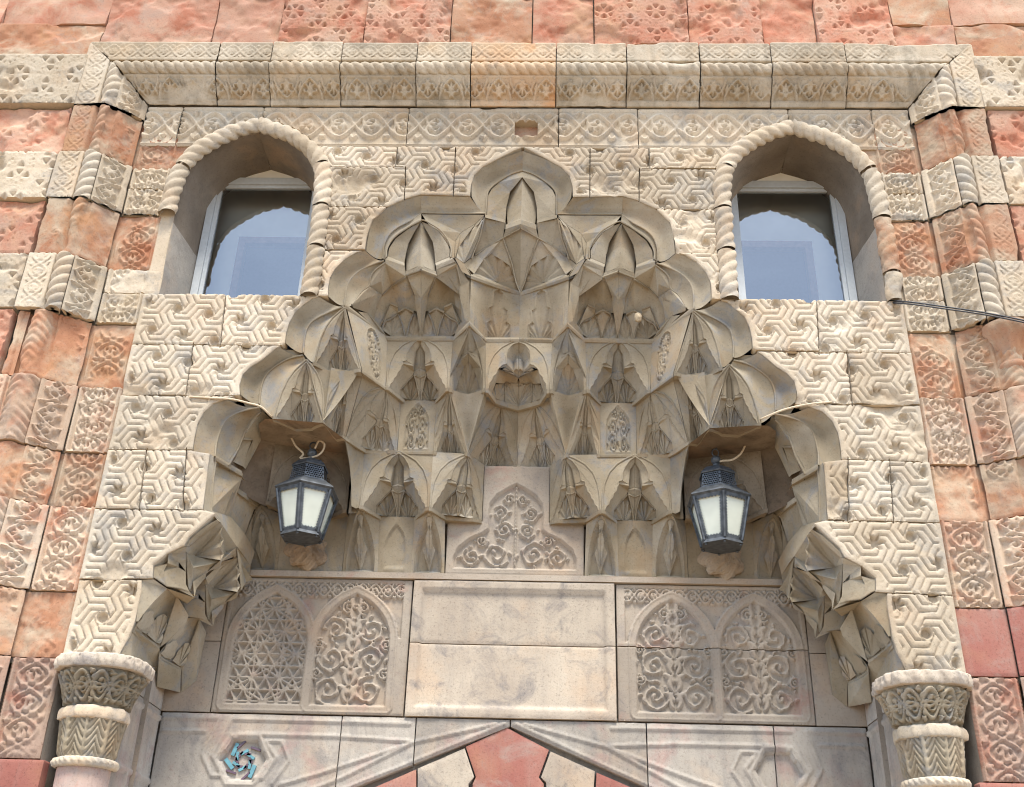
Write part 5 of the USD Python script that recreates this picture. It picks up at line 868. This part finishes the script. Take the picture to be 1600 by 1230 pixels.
# ------------------------------------------------------------------ columns
def column(s, label):
    c = thing('portal_column', label, 'column', 'columns at the corners of the niche'); cx, cy = s*3.03, .10; th = np.linspace(0, 2*np.pi, 221)
    def lathe(name, prof_, mat, mod=None, smooth=50, n=None):
        p = resample(np.array(prof_, float), n) if n else np.array(prof_, float); r = p[:, 0][:, None]*np.ones(len(th))[None]; zc = p[:, 1][:, None]*np.ones(len(th))[None]
        if mod is not None: r = r+mod(th[None, :]*np.ones_like(r), zc)
        nz = fb(np.cos(th)[None]*np.ones_like(r)*2+zc*3, np.sin(th)[None]*np.ones_like(r)*2+zc*2, 4, 5+int(s), 4)-.5; r = r+nz*.02
        mb = MB().grid(np.stack([cx+r*np.cos(th)[None], cy+r*np.sin(th)[None], zc], -1).transpose(1, 0, 2)); return mb.put(c, name, M[mat], smooth=smooth)
    lathe('shaft', [(.185, -2.7), (.185, 1.255)], 'pinkshaft', n=10)
    lathe('rope_ring', [(.185, 1.25), (.215, 1.262), (.225, 1.285), (.215, 1.31), (.19, 1.318)], 'cream', lambda t, z: .012*np.abs(np.sin(t*14+z*60)), n=12)
    leaf = lambda t, z: np.where(np.abs(np.sin(t*4.5)) < .22, .018, -.012+.022*np.abs(np.sin(z*55+5.5*np.abs(np.cos(t*4.5)))))*np.clip((z-1.32)/.03, 0, 1)
    lathe('leaf_basket', [(.19, 1.315), (.20, 1.40), (.21, 1.50), (.222, 1.58)], 'vault', leaf, n=44)
    lathe('collar', [(.21, 1.575), (.242, 1.585), (.248, 1.615), (.242, 1.65), (.225, 1.668)], 'cream', lambda t, z: .018*np.sin(t*9+1.3)*np.sin(t*4), n=12)
    bs = scroll(2.2, .125, .26, 21, True, .014)
    bell = lambda t, z: strokes_height(bs, np.stack([(t*.27).ravel(), (z-1.80).ravel()], 1)).reshape(t.shape)*.040-.022
    lathe('bell', [(.222, 1.665), (.232, 1.72), (.255, 1.80), (.295, 1.88), (.322, 1.94)], 'vault', bell, n=60)
    sq = lambda t, z: .05*np.clip(np.abs(np.cos(2*t+math.pi/2))-.45, 0, 1)+(fb(np.cos(t)*3+z*4, np.sin(t)*3, 5, 4, 4)-.5)*.07
    lathe('abacus', [(.28, 1.925), (.325, 1.932), (.335, 1.97), (.325, 2.02), (.30, 2.03), (.05, 2.03)], 'slab', sq, n=30)
M['pinkshaft'] = stone('pink_shaft_stone', [(0.38, 0.25, 0.20), (0.44, 0.31, 0.26), (0.48, 0.36, 0.30)], stain=(0.30, 0.27, 0.25), stain_amt=0.5, red=(0.36, 0.16, 0.13), red_lo=0.58)
column(-1, 'short carved leaf capital and pink shaft left of the niche, above the red painted stone'); column(1, 'short carved leaf capital and column right of the niche, below the square red stone')

# ------------------------------------------------------------------ windows
def window(s, label, group='windows over the niche'):
    w = thing('arched_window', label, 'window', group); cx = s*WX
    ctr = [(.712, 5.27), (.712, 6.3), (.672, 6.68), (.555, 6.91), (.335, 7.10), (0, 7.25)]; c0 = spline(np.array(ctr), 220); R0 = .076
    def rope(pts, name, mat, amp=1.0, flatn=0.0):
        d = np.r_[0, np.cumsum(np.linalg.norm(np.diff(pts, axis=0), axis=1))]; t = np.gradient(pts, axis=0); t /= np.linalg.norm(t, axis=1, keepdims=True); nx = np.stack([t[:, 1], -t[:, 0]], 1)
        a = np.linspace(-.45, np.pi+.45, 22); sgn = np.sign(pts[:, 0].mean()) or 1
        rr = R0 + amp*.022*(np.abs(np.sin(np.pi*(d[:, None]/.108 + a[None]*.42)))**.65-.6) + (fb(pts[:, 0][:, None]+a[None]*.1, pts[:, 1][:, None], 6, 3)-.5)*(.03+flatn)
        P = np.stack([cx+pts[:, 0][:, None]+nx[:, 0][:, None]*np.cos(a)[None]*rr, -.012-np.sin(a)[None]*rr*.85+0*pts[:, :1], pts[:, 1][:, None]+nx[:, 1][:, None]*np.cos(a)[None]*rr], -1)
        mb = MB().grid(P); mb.put(w, name, M[mat], smooth=60)
    inner = s < 0    # towards the niche is +x for the left window
    L = c0*[-1, 1]; Rr_ = c0
    bi, bo = spline(np.array(W_IN), 60), spline(np.array(W_OUT), 60)
    for m in (1, -1): bd = MB(); bd.grid(np.stack([np.stack([cx+m*(bi[:, 0]*(1-t)+(bo[:, 0]+.012)*t), np.full(60, .012+.016*t), bi[:, 1]*(1-t)+(bo[:, 1]+.012)*t], 1) for t in (0, .5, 1)], 1)); bd.put(w, 'rope_bed', M['cream'])
    def cut(p, z0, z1): k = (p[:, 1] >= z0) & (p[:, 1] <= z1); return p[k]
    near, far = (Rr_, L) if s < 0 else (L, Rr_)
    for p, nm in ((near, 'near'), (far, 'far')):
        if nm == 'near':
            for a, b in ((5.27, 5.78), (5.782, 6.25), (6.252, 6.742)): rope(cut(p, a, b), 'rope_block', 'cream')
            rope(cut(p, 6.744, 7.3), 'arch_rope', 'cream')
        else:
            rope(cut(p, 6.715, 7.3), 'arch_rope', 'cream'); rope(cut(p, 6.16, 6.70), 'rope_block', 'cream')
            if s > 0: rope(cut(p, 5.56, 6.15), 'rope_block', 'red', .6, .03); rope(cut(p, 5.27, 5.55), 'rope_block', 'cream', .3, .05)
    # reveal: jambs and arch soffit running back to the sash
    a0 = spline(np.array(W_IN), 60); 
    for m in (1, -1):
        A = a0*[m, 1]; B = A*[.88, 1]; n = 10
        G = np.stack([np.stack([cx+A[:, 0]*(1-t)+B[:, 0]*t, np.full(60, .0+.62*t), A[:, 1]], 1) for t in np.linspace(0, 1, n)], 1); G[..., 1] += 0
        G[..., 0] += (fb(G[..., 2]*1, G[..., 1]*2, 5, 8+m)-.5)*.02
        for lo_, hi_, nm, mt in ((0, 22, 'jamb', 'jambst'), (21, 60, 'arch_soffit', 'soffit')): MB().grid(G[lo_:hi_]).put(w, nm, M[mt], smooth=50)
    fy = .52; fw, zt, zb = .565, 7.03, 5.27
    def bar(x0, x1, z0, z1, y0, y1, name, mat='pvc'): mb = MB(); mb.box((cx+x0, y0, z0), (cx+x1, y1, z1)); mb.put(w, name, M[mat])
    bar(-fw, -fw+.07, zb, zt, fy, fy+.07, 'frame_post'); bar(fw-.07, fw, zb, zt, fy, fy+.07, 'frame_post'); bar(-fw+.07, fw-.07, zt-.08, zt, fy, fy+.07, 'frame_rail'); bar(-fw+.07, fw-.07, zb, zb+.05, fy, fy+.07, 'frame_rail')
    bar(-fw+.071, -fw+.11, zb+.05, zt-.081, fy+.02, fy+.06, 'sash_post'); bar(fw-.11, fw-.071, zb+.05, zt-.081, fy+.02, fy+.06, 'sash_post'); bar(-fw+.111, fw-.111, zt-.115, zt-.081, fy+.02, fy+.06, 'sash_rail')
    tr = sg.Polygon([(-fw, zt+.002), (fw, zt+.002), (fw*.8, 7.05), (.3, 7.08), (0, 7.17), (-.3, 7.08), (-fw*.8, 7.05)]); v, f = earcut(tr); mb = MB(); mb.add(np.c_[cx+v[:, 0], np.full(len(v), fy+.03), v[:, 1]], f); mb.put(w, 'head_infill', M['plaster'])
    gl = MB(); gl.quad((cx-fw+.11, fy+.04, zb+.05), (cx+fw-.11, fy+.04, zb+.05), (cx+fw-.11, fy+.04, zt-.115), (cx-fw+.11, fy+.04, zt-.115)); gl.put(w, 'pane', M['glass'])
    # plastered reveal and inner wooden casement
    y2 = 0.84; rm = MB(); ox0, ox1, oz = (-.30, .62, 6.52) if s < 0 else (-.62, .30, 6.52)
    X0_, X1_ = -.70, .70
    for a, b, c, d in (((X0_, fy+.07, zb), (X0_, y2, zb), (X0_, y2, 7.25), (X0_, fy+.07, 7.25)), ((X1_, fy+.07, zb), (X1_, fy+.07, 7.25), (X1_, y2, 7.25), (X1_, y2, zb)), ((X0_, fy+.07, 7.25), (X0_, y2, 7.25), (X1_, y2, 7.25), (X1_, fy+.07, 7.25)), ((X0_, fy+.07, zb), (X1_, fy+.07, zb), (X1_, y2, zb), (X0_, y2, zb)),
                       ((X0_, y2, zb), (ox0, y2, zb), (ox0, y2, 7.25), (X0_, y2, 7.25)), ((ox1, y2, zb), (X1_, y2, zb), (X1_, y2, 7.25), (ox1, y2, 7.25)), ((ox0, y2, oz), (ox1, y2, oz), (ox1, y2, 7.25), (ox0, y2, 7.25))): rm.quad(*[(cx+q[0], q[1], q[2]) for q in (a, b, c, d)])
    rm.put(w, 'plaster_reveal', M['plaster'])
    bar(ox0+.001, ox0+.07, zb, oz-.001, y2-.02, y2+.06, 'casement_post', 'wood'); bar(ox1-.07, ox1-.001, zb, oz-.001, y2-.02, y2+.06, 'casement_post', 'wood'); bar(ox0+.07, ox1-.07, oz-.075, oz-.001, y2-.02, y2+.06, 'casement_rail', 'wood')
    dr = MB(); dr.box((cx-1.2, y2+.07, zb-.3), (cx+1.2, 2.4, 7.4)); dr.f = [f[:, ::-1] for f in dr.f]; dr.put(w, 'dark_room', M['darkroom'])
M['jambst'] = stone('window_jamb_stone', [(0.30, 0.265, 0.225), (0.37, 0.33, 0.28), (0.44, 0.39, 0.325)], stain=(0.24, 0.215, 0.19), stain_amt=0.5)
window(-1, 'pointed window with twisted rope surround over the left side of the niche'); window(1, 'pointed window with twisted rope surround over the right side, red stones in its rope')

# ------------------------------------------------------------------ lanterns with their hooks and flexes
def lantern(px, py, label):
    o = onY(px, py, .45)
    path = thing('hanging_lantern', label, 'lantern', 'iron lanterns hanging in the niche'); rot = .52
    hexr = lambda r, z, k=6, off=0.0: [np.array([o[0]+r*math.cos(rot+off+i*math.pi/3), o[1]+r*math.sin(rot+off+i*math.pi/3), o[2]+z*.87]) for i in range(k)]
    bot, top = hexr(.175, -.82), hexr(.262, -.40)
    bp = MB(); b2 = hexr(.185, -.85); bp.poly(b2[::-1]); 
    for i in range(6): bp.quad(b2[i], b2[(i+1) % 6], bot[(i+1) % 6], bot[i])
    for i in range(6): u = trimesh.creation.icosphere(1, .012); bp.add(u.vertices+(b2[i]*.86+np.mean(b2, 0)*.14)+[0, 0, -.006], u.faces)
    bp.put(path, 'base_plate', M['iron'])
    cen = o+np.array([0, 0, -.6])
    for i in range(6):
        a, b, c, d = bot[i], bot[(i+1) % 6], top[(i+1) % 6], top[i]; nn = np.cross(b-a, d-a); nn /= np.linalg.norm(nn); nn *= np.sign(np.dot(nn, (a+c)/2-cen))
        g = MB(); q = [x-nn*.012 for x in (a, b, c, d)]; g.quad(*q); g.put(path, 'glass_pane', M['milk'])
        br = MB(); br.tube([a, d], .013, 6); br.put(path, 'corner_bar', M['iron'])
        # strips with a scalloped inner edge round each pane
        st = MB(); C_ = (a+b+c+d)/4
        for p, q_, n_ in ((a, d, 16), (b, c, 16), (a, b, 7), (d, c, 9)):
            for k in range(n_):
                u0, u1 = p+(q_-p)*k/n_, p+(q_-p)*(k+1)/n_; inn = C_-(u0+u1)/2; inn -= (q_-p)*np.dot(inn, q_-p)/np.dot(q_-p, q_-p); inn /= np.linalg.norm(inn)
                w_ = .026; st.poly([u0, u1, u1+inn*w_, (u0+u1)/2+inn*(w_+.013), u0+inn*w_])
        st.put(path, 'scalloped_strip', M['iron'])
    rf = MB(); r0, r1, r2 = hexr(.285, -.385), hexr(.28, -.372), hexr(.178, -.285)
    for i in range(6): j = (i+1) % 6; rf.quad(r0[i], r0[j], r1[j], r1[i]); rf.quad(r1[i], r1[j], r2[j], r2[i]); rf.quad(r0[j], r0[i], top[i], top[j])
    rf.put(path, 'roof', M['iron'])
    for i in range(6):
        a, b = hexr(.172, -.285)[i], hexr(.172, -.285)[(i+1) % 6]; c, d = hexr(.150, -.135)[(i+1) % 6], hexr(.150, -.135)[i]
        holes = [sg.Point((k+.5+(.5 if r % 2 else 0))/8, (r+.9)/6.8).buffer(.052, 3) for r in range(6) for k in range(8 if r % 2 == 0 else 7)]
        pg = sg.box(0, 0, 1, 1).difference(unary_union(holes)); v, f = earcut(pg); V = a[None]*((1-v[:, :1])*(1-v[:, 1:]))+b[None]*(v[:, :1]*(1-v[:, 1:]))+c[None]*(v[:, :1]*v[:, 1:])+d[None]*((1-v[:, :1])*v[:, 1:])
        MB().add(V, f).put(path, 'pierced_panel', M['iron'])
    cp = MB(); th = np.linspace(0, 2*np.pi, 7)+rot; pr_ = np.array([(.160, -.135), (.166, -.125), (.150, -.10), (.145, -.095), (.115, -.06), (.108, -.055), (.06, -.03), (.03, -.02), (.028, .0)])
    cp.grid(np.stack([o[0]+pr_[:, :1]*np.cos(th), o[1]+pr_[:, :1]*np.sin(th), o[2]+pr_[:, 1:]*.87*np.ones(7)], -1)); cp.put(path, 'cap', M['iron'])
    fn_ = MB(); u = trimesh.creation.icosphere(2, .042); fn_.add(u.vertices+o+[0, 0, .04], u.faces); a = np.linspace(0, 2*np.pi, 25); fn_.tube(np.stack([o[0]+.028*np.cos(a), o[1]+0*a, o[2]+.11+.034*np.sin(a)], 1), .006, 5); fn_.put(path, 'finial_ring', M['iron'], smooth=40)
    hk = MB(); e = np.array([o[0], o[1]+.02, Z[3]-.012]); hk.tube(spline([o+[0, 0, .14], o+[.02, .01, .17], (o+[0, 0, .15])*.4+e*.6, e], 14), .007, 5); hk.put(path, 'hook', M['iron'], smooth=True)
    return o
oL = lantern(487, 715, 'dark iron six sided lantern hanging in the left hollow of the vault'); oR = lantern(1119, 726, 'dark iron six sided lantern hanging in the right hollow of the vault')
def wire(name, label, pts, r, mat, cat='cable', n=90):
    mb = MB(); mb.tube(spline(np.array(pts), n), r, 6); path = mb.put('/World', name, M[mat], smooth=True); tag(stage.GetPrimAtPath(path), label, cat, None, 'thing')
cap_ = lambda o: [o+[-.10, -.01, -.015], o+[.03, -.02, .0], o+[.09, -.02, .05], o+[.10, -.02, .12], o+[.05, -.02, .15], o+[.02, -.01, .08]]
wire('lantern_flex', 'thin cream flex running along the left arch edge down to the left lantern', [onY(*p) for p in [(296, 620, -.02), (330, 622, -.03), (362, 624, -.03), (388, 630, -.01), (408, 636, .0), (425, 652, .08), (442, 664, .25), (452, 678, .36), (462, 697, .42), (474, 709, .43)]]+cap_(oL), .009, 'flex')
wire('lantern_flex', 'thin cream flex running along the right arch edge down to the right lantern', [onY(*p) for p in [(1300, 628, -.02), (1262, 632, -.03), (1226, 640, -.02), (1196, 652, .02), (1180, 660, .12), (1168, 672, .3), (1166, 690, .40), (1158, 708, .42), (1145, 718, .43), (1130, 720, .43)]]+[oR+[-.02, -.01, .02]], .009, 'flex')
for d in (0, 1): wire('black_cable', 'upper black cable sagging from the right window sill to the edge' if d == 0 else 'lower black cable sagging from the right window sill to the edge', [onY(a, b+d*3.2, c) for a, b, c in [(1385, 470, .05), (1402, 470.5, -.05), (1430, 473, -.2), (1480, 480, -.32), (1540, 489, -.34), (1610, 503, -.36), (1700, 525, -.36)]], .0075, 'cable')
def boss(px, py, label):
    o = onY(px, py, DW-.02); u = trimesh.creation.icosphere(5, 1.0); v = u.vertices.copy(); k = fb(v[:, 0]+v[:, 1], v[:, 2]+v[:, 1], 2.2, 6, 4)-.5
    lob = .16*np.abs(np.sin(3.5*np.arctan2(v[:, 2], v[:, 0])))*np.clip(1-np.abs(v[:, 1]), 0, 1); v = v*(1+k*.7+lob-.1)[:, None]*[.18, .13, .165]+o
    path = put('/World', 'carved_boss', v, u.faces, M['bossst'], smooth=True); tag(stage.GetPrimAtPath(path), label, 'boss', 'round carved bosses', 'thing')
M['bossst'] = stone('eroded_boss_stone', [(0.22, 0.155, 0.10), (0.35, 0.26, 0.17), (0.47, 0.38, 0.28)], stain=(0.14, 0.10, 0.07), stain_amt=0.7)
boss(480, 862, 'eroded round boss below the left lantern'); boss(1128, 876, 'eroded round boss below the right lantern')
o = onY(997, 496, .30); u = trimesh.creation.icosphere(3, 1.0); v = u.vertices*(1+(fb(u.vertices[:, 0], u.vertices[:, 2], 3, 2)-.5)*.4)[:, None]*[.036, .035, .048]+o
tag(stage.GetPrimAtPath(put('/World', 'mud_nest', v, u.faces, M['mud'], smooth=True)), 'small round mud nest stuck on the right kite cell of the vault', 'nest', None, 'thing')
